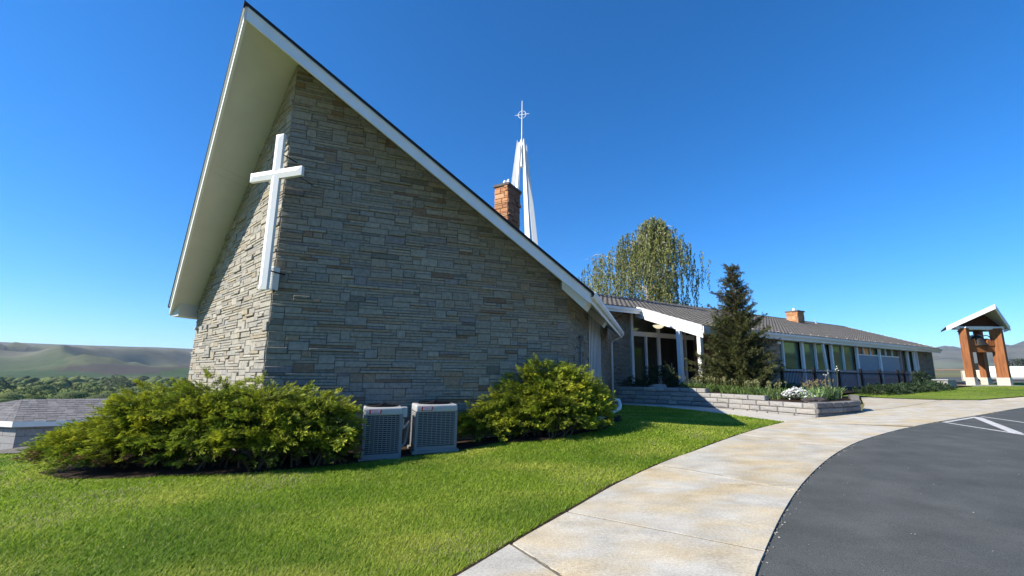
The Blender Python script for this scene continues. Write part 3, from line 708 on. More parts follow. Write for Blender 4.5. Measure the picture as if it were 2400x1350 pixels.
mk('upright', ridged(V(ax[0], ax[1], zc0), V(ax[0], ax[1], zc1), ca2, O_, .185, .06, .032, .09), M['white'], cross)
cc = V(ax[0], ax[1], cz) + O_ * .004
mk('crossbar', ridged(cc - ca2 * .62, cc + ca2 * .62, UPV, O_, .185, .06, .032, .09), M['white'], cross)
for s, zq in ((-.42, cz - .03), (.42, cz - .03)):
    p = V(ax[0], ax[1], zq) + ca2 * s; b = MB(); b.tube([p, p + aS * .45 - UPV * .02], .008, 6); mk('bracket_rod', b, M['black_metal'], cross)
for zq in (5.85, 3.5):
    p = V(ax[0], ax[1], zq); b = MB(); b.tube([p, p + aS * .40], .012, 6); mk('bracket_rod', b, M['black_metal'], cross)
# louvered box behind the cross foot
vb = empty('louvered_box', (C0[0] - .02, C0[1] - .1, 3.2), 'small white louvered box fixed to the corner behind the cross foot', 'vent box')
p = C0 - aS * .10 + nS * .10 + UPV * 3.39
b = MB(); b.box(p, .11, .14, .44, HS + 90); mk('casing', b, M['white'], vb)
for i in range(13):
    b = MB(); b.box(p - aS * .075 + UPV * (-.19 + i * .032), .09, .02, .012, HS + 90); mk('louver', b, M['white'], vb)
b = MB(); q = p - UPV * .22 + nS * .03; b.tube([q, q - UPV * .05 + nS * .06 - aS * .05], .02, 6); mk('cable', b, M['black_metal'], vb)

# ------------------------------------------------------------------ air conditioners
def text_mesh(txt, size, ext=.002):
    cu = bpy.data.curves.new('lettering', 'FONT'); cu.body = txt; cu.size = size; cu.align_x = 'CENTER'; cu.align_y = 'CENTER'; cu.extrude = ext
    o = bpy.data.objects.new('tmp', cu); COL.objects.link(o); dg = bpy.context.evaluated_depsgraph_get(); me = bpy.data.meshes.new_from_object(o.evaluated_get(dg)); bpy.data.objects.remove(o); return me
TXT = text_mesh('Coleman', .05)
def ac_unit(front, W, D, H, z0, label, box_side):
    rz = radians(90 - HR)
    root = empty('air_conditioner', (front[0], front[1], z0), label, 'air conditioner', 'air conditioners beside the chapel wall', rz)
    def L(name, mb, m, smooth=False, par=None): return mk(name, mb, m, par or root, smooth, local=True)
    # local: x along the front, y into the wall, z up
    b = MB(); b.box((0, D / 2, -.04), W + .08, D + .08, .08); L('pad', b, mat('pad_concrete', (.24, .23, .21), .9, vary=.15))
    b = MB(); b.box((0, D / 2, .035), W, D, .07); L('base_pan', b, M['gray_metal'])
    b = MB(); b.box((0, D / 2, H * .5), W - .12, D - .12, H - .16); L('coil', b, M['dark'])
    for sx in (-1, 1):
        for y in (.025, D - .025):
            b = MB(); b.box((sx * (W / 2 - .025), y, .07 + (H - .19) / 2), .05, .05, H - .19); L('corner_post', b, M['gray_metal'])
    n = 19; zs = np.linspace(.095, H - .16, n)
    me = None
    for z in zs:
        if me is None:
            b = MB(); b.box((0, .012, 0), W - .10, .016, .016); o = L('slat', b, M['gray_metal']); me = o.data
        else: o = link('slat', me, None, root)
        o.location = (0, 0, z)
    b = MB()
    for z in zs:
        for sx in (-1, 1): b.box((sx * (W / 2 - .012), D / 2, z), .016, D - .10, .013)
    for i in range(1, 7):
        for sx in (-1, 1): b.box((sx * (W / 2 - .010), D * i / 7, .07 + (H - .2) / 2), .014, .012, H - .2)
    L('side_grille', b, M['light_metal'])
    for i in range(1, 8):
        b = MB(); b.box((-W / 2 + .05 + i * (W - .1) / 8, .008, .07 + (H - .2) / 2), .011, .014, H - .2); L('rib', b, M['gray_metal'])
    # rounded top cover with a fan opening
    bm = bmesh.new(); bmesh.ops.create_cube(bm, size=1); 
    for v in bm.verts: v.co = Vector((v.co.x * W, v.co.y * D, v.co.z * .14))
    bmesh.ops.bevel(bm, geom=bm.edges[:], offset=.035, segments=3, affect='EDGES', profile=.6)
    for v in bm.verts: v.co += Vector((0, D / 2, H - .07))
    me2 = bpy.data.meshes.new('top_cover'); bm.to_mesh(me2); bm.free(); me2.polygons.foreach_set('use_smooth', [True] * len(me2.polygons)); link('top_cover', me2, M['light_metal'], root)
    b = MB(); b.lathe((0, D / 2, H), [(.02, .004), (W * .40, .004), (W * .40, .012), (.02, .012)], 24); fan = L('fan_opening', b, M['dark'])
    for r in (.1, .17, .24, .31):
        b = MB(); b.tube([(r * cos(t), D / 2 + r * sin(t), H + .022 + .012 * (1 - r / .3)) for t in np.linspace(0, 2 * pi, 29)], .006, 5, cap=False); L('guard_ring', b, M['black_metal'], par=fan)
    for k in range(6):
        t = k * pi / 3; b = MB(); b.beam((0, D / 2, H + .036), (W * .42 * cos(t), D / 2 + W * .42 * sin(t), H + .02), .012, .010); L('guard_spoke', b, M['black_metal'], par=fan)
    b = MB(); b.lathe((0, D / 2, H + .02), [(.06, 0), (.06, .03), (.03, .045)], 12); L('fan_hub', b, M['black_metal'], par=fan)
    # badge
    b = MB(); b.prism([(-W * .38, -.004, H - .105), (-W * .38 + .205, -.004, H - .105), (-W * .38 + .215, -.004, H - .035), (-W * .38 + .01, -.004, H - .035)], (0, .006, 0)); bd = L('badge', b, M['red'])
    b = MB(); x0 = -W * .38 + .03; b.prism([(x0, -.006, H - .095), (x0 + .155, -.006, H - .095), (x0 + .16, -.006, H - .046), (x0 + .006, -.006, H - .046)], (0, .003, 0)); L('badge_plate', b, M['white'], par=bd)
    o = link('lettering', TXT, M['red'], bd); o.location = (x0 + .08, -.0075, H - .071); o.rotation_euler = (pi / 2, 0, 0); o.scale = (.72, .8, 1)
    if box_side:
        b = MB(); b.box((W / 2 + .035, .12, H - .09), .08, .2, .17); L('control_box', b, M['light_metal'])
        b = MB(); b.box((W / 2 + .018, .12, H - .28), .035, .07, .14); L('disconnect', b, M['light_metal'])
        for dx, dz in ((0, 0),):
            b = MB(); b.tube([(W / 2 - .02, .2, H - .42), (W / 2 + .08, .28, H - .36), (W / 2 + .15, .4, H - .30), (W / 2 + .16, .42, H - .34), (W / 2 + .13, .4, H - .52), (W / 2 + .09, .35, H - .68), (W / 2 + .04, .3, H - .72), (W / 2 - .02, .25, H - .71)], .024, 8); L('insulated_pipe', b, M['light_metal'], True)
    return root
def along(pt, d): return V(pt[0], pt[1], 0) * d
ac_unit((-2.56, 7.80), .66, .72, .86, .16, 'left gray air conditioner with control box and insulated pipe loop, nearer the long juniper', True)
ac_unit((-1.72, 8.30), .78, .72, .82, .225, 'right gray air conditioner with sunlit louvered left edge, beside the taller juniper', False)

# ------------------------------------------------------------------ foliage tools
def leaf_quads(pos, d, nrm_, ln, wd):
    """rhombic leaves: pos base (N,3), d unit direction, nrm_ approximate normal; returns (N*4,3)"""
    s = np.cross(d, nrm_); s /= np.linalg.norm(s, axis=1, keepdims=True) + 1e-9
    ln = ln[:, None]; wd = wd[:, None]
    v = np.empty((len(pos), 4, 3)); v[:, 0] = pos; v[:, 1] = pos + d * ln * .45 + s * wd * .5; v[:, 2] = pos + d * ln; v[:, 3] = pos + d * ln * .45 - s * wd * .5
    return v.reshape(-1, 3)
def unit(a): return a / (np.linalg.norm(a, axis=-1, keepdims=True) + 1e-9)
def sprays(P, D, n_leaf, ln, wd, spread, cols, tipcols, r):
    """feathery sprays at P (N,3) along D; each of n_leaf leaflets"""
    N = len(P); i = np.arange(n_leaf)
    side = unit(np.cross(D, r.normal(size=(N, 3)))); up = np.cross(side, D)
    L = ln * (.75 + .5 * r.random(N))
    allv = []; allc = []
    for k in i:
        t = k / max(1, n_leaf - 1); sg = 1 if k % 2 else -1
        base = P + D * (L * t * .75)[:, None]
        dd = unit(D * 1.0 + side * (sg * spread * (1 - .55 * t)) + up * (.25 * (r.random((N, 1)) - .3)) + .18 * r.normal(size=(N, 3)))
        ll = L * (.62 - .25 * t) * (.8 + .4 * r.random(N))
        allv.append(leaf_quads(base, dd, up + .4 * r.normal(size=(N, 3)), ll, wd * (.8 + .4 * r.random(N))).reshape(N, 4, 3))
        c = cols * (1 - t ** 1.5) + tipcols * t ** 1.5
        cc = np.repeat(c[:, None, :], 4, axis=1).copy(); cc[:, 2, :] = .5 * cc[:, 2, :] + .5 * tipcols
        allc.append(cc)
    return np.concatenate(allv).reshape(-1, 3), np.concatenate(allc).reshape(-1, 3)

def juniper(name, lobes, label, seed, nplume, per, brown=None):
    """lobes: (cx,cy,rx,ry,top z). Arching branches from the ground end in feathery plumes on the lobe surfaces;
    darker old foliage fills the inside, darkened further as shade between the plumes."""
    r = np.random.default_rng(seed)
    cx = np.mean([l[0] for l in lobes]); cy = np.mean([l[1] for l in lobes]); root = empty(name, (cx, cy, g1(cx, cy)), label, 'bush', 'junipers by the chapel wall')
    wts = np.array([l[2] * l[3] for l in lobes]); wts = wts / wts.sum()
    tw = MB(); PV = []; DV = []; TT = []; HH = []
    for k in range(nplume):
        l = lobes[r.choice(len(lobes), p=wts)]; lx, ly, rx, ry, zt = l; zg = g1(lx, ly)
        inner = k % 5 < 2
        li_ = lobes.index(l); lowok = li_ < 2 or inner or r.random() < .13
        th = r.random() * 2 * pi; ph = np.arcsin(r.random() ** .8) if lowok else np.arcsin(.20 + .80 * r.random())
        sc = (.58 + .22 * r.random()) if inner else (.78 + .22 * r.random())
        tip = np.array([lx + rx * cos(ph) * cos(th) * sc, ly + ry * cos(ph) * sin(th) * sc, zg + .18 + (zt - zg - .18) * max(0.02, sin(ph)) * sc])
        tip[2] = max(tip[2], g1(tip[0], tip[1]) + .08)
        base = np.array([lx + .30 * (tip[0] - lx) + .08 * r.normal(), ly + .30 * (tip[1] - ly) + .08 * r.normal(), 0]); base[2] = g1(base[0], base[1])
        mid = base * .45 + tip * .55; mid[2] = zg + (tip[2] - zg) * .85 + .05
        ts = np.linspace(0, 1, 12); cur = (1 - ts)[:, None] ** 2 * base + 2 * (ts * (1 - ts))[:, None] * mid + ts[:, None] ** 2 * tip
        if k % 17 == 0: tw.tube(cur[::3], [.02, .015, .011, .006], 4, cap=False)
        horiz = unit(np.array([tip[0] - lx, tip[1] - ly, 0.0])); d0 = unit(unit(tip - mid) * .5 + horiz * .8 + UPV * (.10 + .14 * r.normal()) + .20 * r.normal(size=3))
        sd = unit(np.cross(d0, UPV)); pl = .30 + .22 * r.random()          # plume length and a flat fan of sprays along it
        hue = r.normal()
        for q in range(per):
            t = r.random(); sgn = 1 if q % 2 else -1
            p = tip + d0 * pl * (t - .45) + sd * sgn * (.02 + .12 * (1 - t)) * r.random() + UPV * (.025 * r.normal() - .05 * t * t) + .012 * r.normal(size=3)
            d = unit(d0 + sd * sgn * .65 * (1 - .6 * t) * r.random() + UPV * (.10 - .2 * t) + .16 * r.normal(size=3))
            if p[2] < g1(p[0], p[1]) + .03: continue
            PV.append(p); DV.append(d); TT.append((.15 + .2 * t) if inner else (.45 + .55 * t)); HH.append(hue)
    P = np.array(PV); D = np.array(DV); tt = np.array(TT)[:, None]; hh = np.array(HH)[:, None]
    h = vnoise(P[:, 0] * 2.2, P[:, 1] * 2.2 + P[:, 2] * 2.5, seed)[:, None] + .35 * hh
    old = V(.026, .052, .012); young = np.clip(V(.46, .51, .034) + V(.12, .08, .0) * h, .03, 1)  # inner tone: older growth plus painted shade in the gaps between plumes
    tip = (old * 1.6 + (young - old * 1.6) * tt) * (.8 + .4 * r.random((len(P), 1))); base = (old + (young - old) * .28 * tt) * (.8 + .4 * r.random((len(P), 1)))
    low = (P[:, 2:3] - gz(P[:, 0], P[:, 1])[:, None])
    if brown is not None:
        bm_ = (low < .36) & (r.random((len(P), 1)) < brown) & (h > -.3)
        base = np.where(bm_, V(.10, .055, .028), base); tip = np.where(bm_, V(.20, .125, .06), tip)
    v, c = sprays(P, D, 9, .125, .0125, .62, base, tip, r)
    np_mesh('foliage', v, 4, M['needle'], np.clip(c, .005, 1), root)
    mk('branches', tw, M['bark'], root)
    return root
juniper('juniper_bush', [(-7.1, 7.60, .95, .70, .78), (-6.35, 7.55, 1.0, .80, 1.34), (-5.35, 7.45, 1.15, .72, 1.50), (-4.4, 7.35, 1.05, .60, 1.46), (-3.65, 7.45, .75, .50, 1.32), (-3.32, 7.50, .40, .34, 1.05)], 'long spreading yellow green juniper at the foot of the prow wall', 4, 1550, 21, brown=.5)
juniper('juniper_bush', [(-.95, 9.35, .52, .36, .95), (-.35, 9.55, .80, .50, 1.35), (.30, 9.75, 1.00, .66, 1.98), (.95, 9.9, .78, .66, 1.85), (1.35, 10.4, .55, .62, 1.45), (.55, 9.4, .8, .45, 1.5)], 'taller rounded juniper at the right corner of the front wall', 6, 1000, 21)

# white drain pipe coming out behind the taller juniper
dp = empty('drain_pipe', (2.2, 12.6, g1(2.2, 12.6)), 'bent white drain pipe lying on the grass beyond the taller juniper', 'pipe')
zg_ = lambda x, y: g1(x, y)
b = MB(); b.tube([V(1.95, 12.9, .92), V(2.45, 12.75, .93), V(2.62, 12.68, .90), V(2.64, 12.62, .78), V(2.60, 12.5, .70), V(2.2, 12.0, .58), V(1.9, 11.6, .52)], .055, 8); mk('pipe', b, M['white'], dp, smooth=True)
b = MB(); b.tube([V(1.93, 11.64, .525), V(1.80, 11.46, .50)], .075, 8); mk('elbow', b, M['white'], dp, smooth=True)

# ------------------------------------------------------------------ church hall (long wing)
W0 = V(21.2, 27.5, 0); aW = hd(HW); nW = hd(HW + 90)
def WP(s, off, z): return W0 + aW * s + nW * off + UPV * z
hall = empty('church_hall', WP(0, -4, 1.0), 'long low church hall with ribbed gray brown roof and white posts', 'hall')
def slab(s0, s1, o0, o1, z0, z1, name, m, par=None):
    b = MB(); b.prism([WP(s0, o0, z0), WP(s1, o0, z0), WP(s1, o1, z0), WP(s0, o1, z0)], UPV * (z1 - z0)); return mk(name, b, m, par or hall)
RG_OFF, RG_Z, EV_OFF, EV_Z = -7.6, 6.55, .35, 3.82
RSL = (RG_Z - EV_Z) / (EV_OFF - RG_OFF)
zroof = lambda off: EV_Z + RSL * (EV_OFF - off)
SE0, SE1 = -15.9, 12.75
# --- front roof slope: corrugated tiles in courses
def tiled(s0f, s1f, o0, o1, name):
    rows = int(round((o0 - o1) / .38)); P = []
    svals = np.arange(-26, 18, .055)
    Vv = []; Ff = []
    for k in range(rows):
        oa = o0 - k * .38; ob = o0 - (k + 1) * .38
        smin = max(s0f(oa), s0f(ob)); smax = min(s1f(oa), s1f(ob))
        sv = svals[(svals >= smin) & (svals <= smax)]
        if len(sv) < 2: continue
        wave = .075 * np.abs(np.sin(sv * pi / .33)) + .004 * np.sin(sv * 3.1 + k)
        base = len(Vv)
        for j, sx in enumerate(sv):
            hgt = wave[j]
            Vv.append(WP(sx, oa + .02, zroof(oa + .02) + .055 + hgt)); Vv.append(WP(sx, ob, zroof(ob) + .022 + hgt)); Vv.append(WP(sx, oa + .02, zroof(oa + .02) + .015))
        for j in range(len(sv) - 1):
            q = base + 3 * j; Ff.append((q, q + 3, q + 4, q + 1)); Ff.append((q + 2, q + 5, q + 3, q))
    b = MB(); b.v = [tuple(map(float, p)) for p in Vv]; b.f = Ff
    o = mk(name, b, M['tile'], hall); o['kind'] = 'stuff'; return o
endl = lambda off: SE1 + (EV_OFF - off) / (EV_OFF - RG_OFF) * 3.9
tiled(lambda o: SE0 if o > -3.2 else -25.5, endl, EV_OFF, RG_OFF, 'roof_tiles')
b = MB(); pts = [WP(SE0, EV_OFF, EV_Z), WP(SE1, EV_OFF, EV_Z), WP(endl(RG_OFF), RG_OFF, RG_Z), WP(-25.5, RG_OFF, RG_Z), WP(-25.5, -3.2, zroof(-3.2)), WP(SE0, -3.2, zroof(-3.2))]
b.prism(pts, -UPV * .16); mk('roof_deck', b, M['cream'], hall)
b = MB(); b.prism([WP(-25.5, RG_OFF, RG_Z), WP(endl(RG_OFF), RG_OFF, RG_Z), WP(SE1, -15.5, EV_Z), WP(-25.5, -15.5, EV_Z)], -UPV * .16); mk('roof_deck', b, M['tile'], hall)
b = MB(); b.tube([WP(-25.5, RG_OFF, RG_Z + .06), WP(endl(RG_OFF), RG_OFF, RG_Z + .06)], .085, 8); mk('ridge_cap', b, M['tile'], hall, smooth=True)
b = MB(); b.tube([WP(endl(RG_OFF), RG_OFF, RG_Z + .05), WP(SE1 + .05, EV_OFF, EV_Z + .05)], .06, 8); mk('verge_cap', b, M['white'], hall, smooth=True)
# --- eaves
def edge_board(p, q, out, z0, z1, th, name='fascia', m=None):
    b = MB(); b.prism([p - UPV * z0, q - UPV * z0, q - UPV * z1, p - UPV * z1], out * th); return mk(name, b, m or M['white'], hall)
p, q = WP(SE0, EV_OFF, EV_Z), WP(SE1, EV_OFF, EV_Z)
edge_board(p, q, nW, .0, .27, .04)
b = MB(); b.prism([p + nW * x + UPV * z for x, z in [(.041, .0), (.041, -.13), (.11, -.14), (.15, -.06), (.155, .02), (.14, .02), (.13, -.05), (.10, -.12), (.055, -.115), (.055, 0)]], q - p); mk('gutter', b, M['white'], hall)
p, q = WP(-25.5, -3.2, zroof(-3.2)), WP(SE0 - .01, -3.2, zroof(-3.2)); edge_board(p, q, nW, .0, .24, .04)
b = MB(); b.prism([p + nW * x + UPV * z for x, z in [(.041, .02), (.041, -.12), (.12, -.12), (.14, .02)]], q - p); mk('gutter', b, M['white'], hall)
# the sunlit rake boards over the porch: three stepped boards
ra, rb2 = WP(SE0, -3.6, zroof(-3.6)), WP(SE0, EV_OFF + .16, zroof(EV_OFF + .16))
edge_board(ra, rb2, -aW, -.10, .10, .11); edge_board(ra, rb2, -aW, .104, .30, .08); edge_board(ra, rb2, -aW, .304, .46, .05)
b = MB(); b.prism([WP(SE0 - .05, -3.2, zroof(-3.2) + .11), WP(SE0 + .5, -3.2, zroof(-3.2) + .06), WP(SE0 + .5, -1.9, zroof(-1.9) + .06), WP(SE0 - .05, -1.9, zroof(-1.9) + .11)], UPV * .015); mk('flashing', b, M['light_metal'], hall)
b = MB(); b.box(WP(SE0 + .35, EV_OFF + .12, EV_Z - .16), .8, .2, .34, HW); mk('beam_end', b, M['white'], hall)
# small white pieces standing in for sun glints on the eave tile ends
cm = None
for i in range(24):
    s = -12.6 + i * 1.05 + .25 * sin(i * 5.3)
    if cm is None:
        bb = MB(); bb.box((0, 0, 0), .10, .04, .03, HW); bb.box((.03, .02, .02), .04, .04, .03, HW); me = bpy.data.meshes.new('tile_glint'); me.from_pydata(bb.v, [], bb.f); cm = me
    o = link('tile_glint', cm, M['white'], hall); o.location = [float(x) for x in (WP(s, EV_OFF - .12, zroof(EV_OFF - .12) + .10) - ROOTLOC[hall])]
# --- walls
core = slab(-25.2, 12.2, -15.0, -4.45, .3, 5.0, 'wall', M['mortar']); core['label'] = 'plain core wall of the hall'
slab(-9.4, 12.2, -4.45, -.30, .3, 3.78, 'wall', M['dark'])
# entrance wall at the back of the porch
ew = slab(-17.6, -15.78, -4.45, -4.22, .3, 5.15, 'wall', M['mortar']); ew['label'] = 'shaded stone wall left of the entrance'
stE = stone_wall(WP(-22, -4.22, 0), aW, nW, 6.22, .5, 5.1, 41)
slab(-22.2, -15.78, -4.60, -4.23, .3, 5.1, 'wall', M['mortar'])
wz = WP(-10.6, 0, 0)
slab(-10.6, -9.02, -4.5, -.02, .3, 3.70, 'wall', M['mortar'])
stP = stone_wall(WP(-10.6, -.02, 0), aW, nW, 1.58, .5, 3.66, 43, unit=.09, cols=[(.34, .27, .19), (.30, .25, .19), (.28, .22, .16)])
stP2 = stone_wall(WP(-10.6, -4.4, 0), nW, -aW, 4.4, .5, 4.6, 44, unit=.09, cols=[(.30, .20, .14), (.26, .18, .13)], clips=[(RSL, 1, zroof(-4.4) - .3)])
eW_ = slab(9.12, 12.35, -12, -.05, .3, 3.62, 'wall', M['mortar']); eW_['label'] = 'shaded stone end wall of the hall'
stX = stone_wall(WP(9.12, -.05, 0), aW, nW, 3.25, .5, 3.6, 45, unit=.08)
stY = stone_wall(WP(12.35, -.05, 0), -nW, aW, 11, .5, 3.6, 46, unit=.10)
for par, st in ((ew, stE), (hall, stP + stP2), (eW_, stX + stY)):
    rest = MB()
    for wgt, v, f, c_ in st: rest.add(v, f, c_)
    o = mk('stonework', rest, M['stone'], par); o['kind'] = 'stuff'
# window wall: sill wall, panes, posts
slab(-9.0, 9.1, -.30, -.10, .3, 1.97, 'sill_wall', M['panel'])
slab(-9.0, -.45, -.10, .02, 1.95, 2.03, 'sill', M['white'])
slab(-9.0, 9.12, -.28, .03, 3.56, 3.66, 'head_trim', M['white'])
def pane(s0, s1, z0, z1, off, m='glass', name='window_pane'):
    b = MB(); b.prism([WP(s0, off - .02, z0), WP(s1, off - .02, z0), WP(s1, off - .02, z1), WP(s0, off - .02, z1)], nW * .015); return mk(name, b, M[m], hall)
for s0, s1 in ((-8.95, -8.75), (-8.65, -7.05), (-6.85, -5.42), (-5.28, -3.83), (-3.62, -2.17), (-2.05, -.6)): pane(s0, s1, 2.03, 3.56, -.08)
def post(s, off, z0, z1, wd=.12, dp_=.12, ds=0.0, name='post'):
    b = MB(); b.beam(WP(s, off, z0), WP(s + ds, off, z1), wd, dp_, up=nW); return mk(name, b, M['white'], hall)
for s in (-6.95, -3.73, -.52, 2.70, 8.40): post(s, .06, .9, 3.58, .17, .13)
for s in (-8.72, -5.36, -2.11): post(s, -.03, 1.95, 3.58, .09, .10)
post(-4.70, .25, 1.0, 3.58, .11, .11, ds=-.36, name='slanted_post')
b = MB(); b.box(WP(-8.9, -.02, 2.35), .3, .06, .06, HW); mk('mullion', b, M['white'], hall)
# panels and clerestory
slab(-.45, 6.05, -.10, -.03, 1.5, 3.03, 'panel', M['panel']); slab(-.45, 6.1, -.10, .0, 3.03, 3.10, 'rail', M['white'])
for s0, s1, mm in ((-.42, .62, 'darkglass'), (.70, 1.62, 'glass'), (1.70, 2.62, 'glass'), (2.80, 3.9, 'glass'), (3.98, 4.9, 'darkglass'), (4.98, 5.9, 'darkglass')): pane(s0, s1, 3.10, 3.56, -.06, mm)
for s in (.66, 1.66, 3.94, 4.94): post(s, -.04, 3.08, 3.58, .08, .08, name='mullion')
b = MB(); b.beam(WP(6.12, .0, .9), WP(6.12, .0, 3.58), .16, .14, up=nW); mk('post', b, mat('reddish_post', (.42, .30, .26), .7), hall)
pane(6.25, 7.45, 1.1, 3.5, -.22, 'darkglass', 'door_glass'); pane(7.6, 9.1, 2.05, 3.5, -.22, 'glass')
post(7.52, -.03, 1.3, 3.58, .15, .12); post(9.1, -.0, 2.1, 3.58, .12, .12); slab(7.5, 9.12, -.28, .0, 1.98, 2.06, 'sill', M['white'])
# --- porch posts and entrance glazing
post(-15.86, -.86, .6, zroof(-.86) - .45, .20, .20, name='porch_post'); post(-15.80, .22, .6, EV_Z - .28, .20, .18, name='porch_post')
slab(-15.74, -9.0, -4.7, -4.5, .5, 4.9, 'entrance_backing', M['dark'])
zE = zroof(-4.2) - .3
for s0, s1, z0, z1, mm in ((-15.55, -14.7, 1.3, 3.74, 'darkglass'), (-14.55, -13.75, 1.3, 3.74, 'darkglass'), (-15.55, -13.75, 4.02, zE, 'darkglass'), (-13.5, -11.95, 4.05, zE, 'darkglass'), (-11.7, -9.4, 4.05, zE, 'darkglass')): pane(s0, s1, z0, z1, -4.25, mm)
for s0, s1 in ((-13.5, -12.5), (-12.48, -11.5), (-11.3, -10.3)):
    b = MB(); b.prism([WP(s0, -4.3, 1.2), WP(s1, -4.3, 1.2), WP(s1, -4.3, 3.76), WP(s0, -4.3, 3.76)], nW * .05); dr = mk('door', b, mat('dark_door', (.012, .011, .012), .5, .4), hall)
    b = MB(); b.box(WP(s1 - .12, -4.22, 2.2), .03, .05, .35, HW); mk('handle', b, M['light_metal'], dr)
for s, z0, z1, wd in ((-15.66, 1.2, zE, .16), (-14.62, 1.2, 3.76, .09), (-13.62, 1.2, zE, .17), (-11.4, 1.2, zE, .10)): post(s, -4.20, z0, z1, wd, .12, name='entrance_mullion')
b = MB(); b.beam(WP(-15.6, -4.19, 3.89), WP(-9.0, -4.19, 3.89), .12, .25); mk('transom', b, M['white'], hall)
b = MB(); b.beam(WP(-9.2, -2.0, 1.2), WP(-9.2, -2.0, 4.3), .3, .08, up=nW); mk('porch_side_panel', b, M['dark'], hall)
slab(-16.3, -10.5, -4.25, .2, .5, 1.02, 'porch_floor', M['concrete'])
# lit ceiling bowl lamp in the porch
lp_ = WP(-14.55, -3.3, 4.32)
lamp = empty('ceiling_lamp', lp_, 'lit white bowl lamp under the entrance roof', 'lamp')
lm = bpy.data.materials.new('lamp_glass'); lm.use_nodes = True; bs = lm.node_tree.nodes['Principled BSDF']; bs.inputs['Base Color'].default_value = (.8, .75, .6, 1); bs.inputs['Emission Color'].default_value = (1, .88, .6, 1); bs.inputs['Emission Strength'].default_value = .55
b = MB(); b.lathe(lp_ - UPV * .12, [(.02, -.06), (.14, -.04), (.24, .02), (.30, .10), (.30, .12), (.02, .12)], 20); mk('bowl', b, lm, lamp, smooth=True)
b = MB(); b.tube([lp_, lp_ + UPV * .4], .02, 6); mk('stem', b, M['light_metal'], lamp)

# hall chimney and roof vent
hc = WP(4.9, -6.2, 0); st = []
b = MB(); b.box(hc + UPV * 6.35, 1.0, .9, 1.2, HW); hch = mk('chimney', b, M['mortar'], hall)
st = stone_wall(WP(4.4, -5.75, 0), aW, nW, 1.0, 5.75, 6.95, 51, unit=.09, cols=BC, pmax=.02) + stone_wall(WP(4.4, -6.65, 0), nW, -aW, .9, 5.75, 6.95, 52, unit=.09, cols=BC, pmax=.02)
place_stones([(hch, st)], 80, 'brick', 'small_bricks', M['brick'])
b = MB(); b.box(hc + UPV * 7.0, 1.14, 1.04, .10, HW); mk('cap', b, mat('chimney_cap2', (.16, .12, .10), .9), hch)
b = MB(); b.tube([hc + UPV * 7.05 - aW * .1, hc + UPV * 7.3 - aW * .1], [.12, .10], 8); mk('flue_vent', b, M['white'], hch)
b = MB(); p = WP(9.6, -6.9, zroof(-6.9)); b.tube([p - UPV * .1, p + UPV * .50], .05, 8); b.lathe(p + UPV * .02, [(.16, 0), (.06, .14)], 8); mk('vent_pipe', b, M['light_metal'], hall)
b = MB(); b.box(WP(-9.3, .1, 3.4), .3, .1, .12, HW); mk('eave_light', b, M['white'], hall)

# ------------------------------------------------------------------ black iron fence
fo = 1.8
fence = empty('iron_fence', WP(-4.5, fo, 1.0), 'black iron picket fence in front of the hall windows', 'fence')
fposts = [-12.3, -9.51, -7.16, -4.67, -2.33, .09, .92, 2.7, 3.5]
def inst(name, me, m, par, wpt):
    o = link(name, me, m, par); o.location = [float(x) for x in (np.array(wpt) - ROOTLOC[par])]; return o
def boxmesh(name, sx, sy, sz, h):
    bb = MB(); bb.box((0, 0, sz / 2), sx, sy, sz, h); me = bpy.data.meshes.new(name); me.from_pydata(bb.v, [], bb.f); return me
pm = boxmesh('fence_post', .11, .11, 1.35, HW); pk = boxmesh('picket', .020, .020, 1.15, HW)
for s in fposts: inst('post', pm, M['black_metal'], fence, WP(s, fo, .74))
for z in (1.10, 1.84):
    b = MB(); b.beam(WP(-12.3, fo, z), WP(3.5, fo, z), .035, .045); mk('rail', b, M['black_metal'], fence)
s = -12.2
while s < 3.45:
    inst('picket', pk, M['black_metal'], fence, WP(s, fo, .86)); s += .125

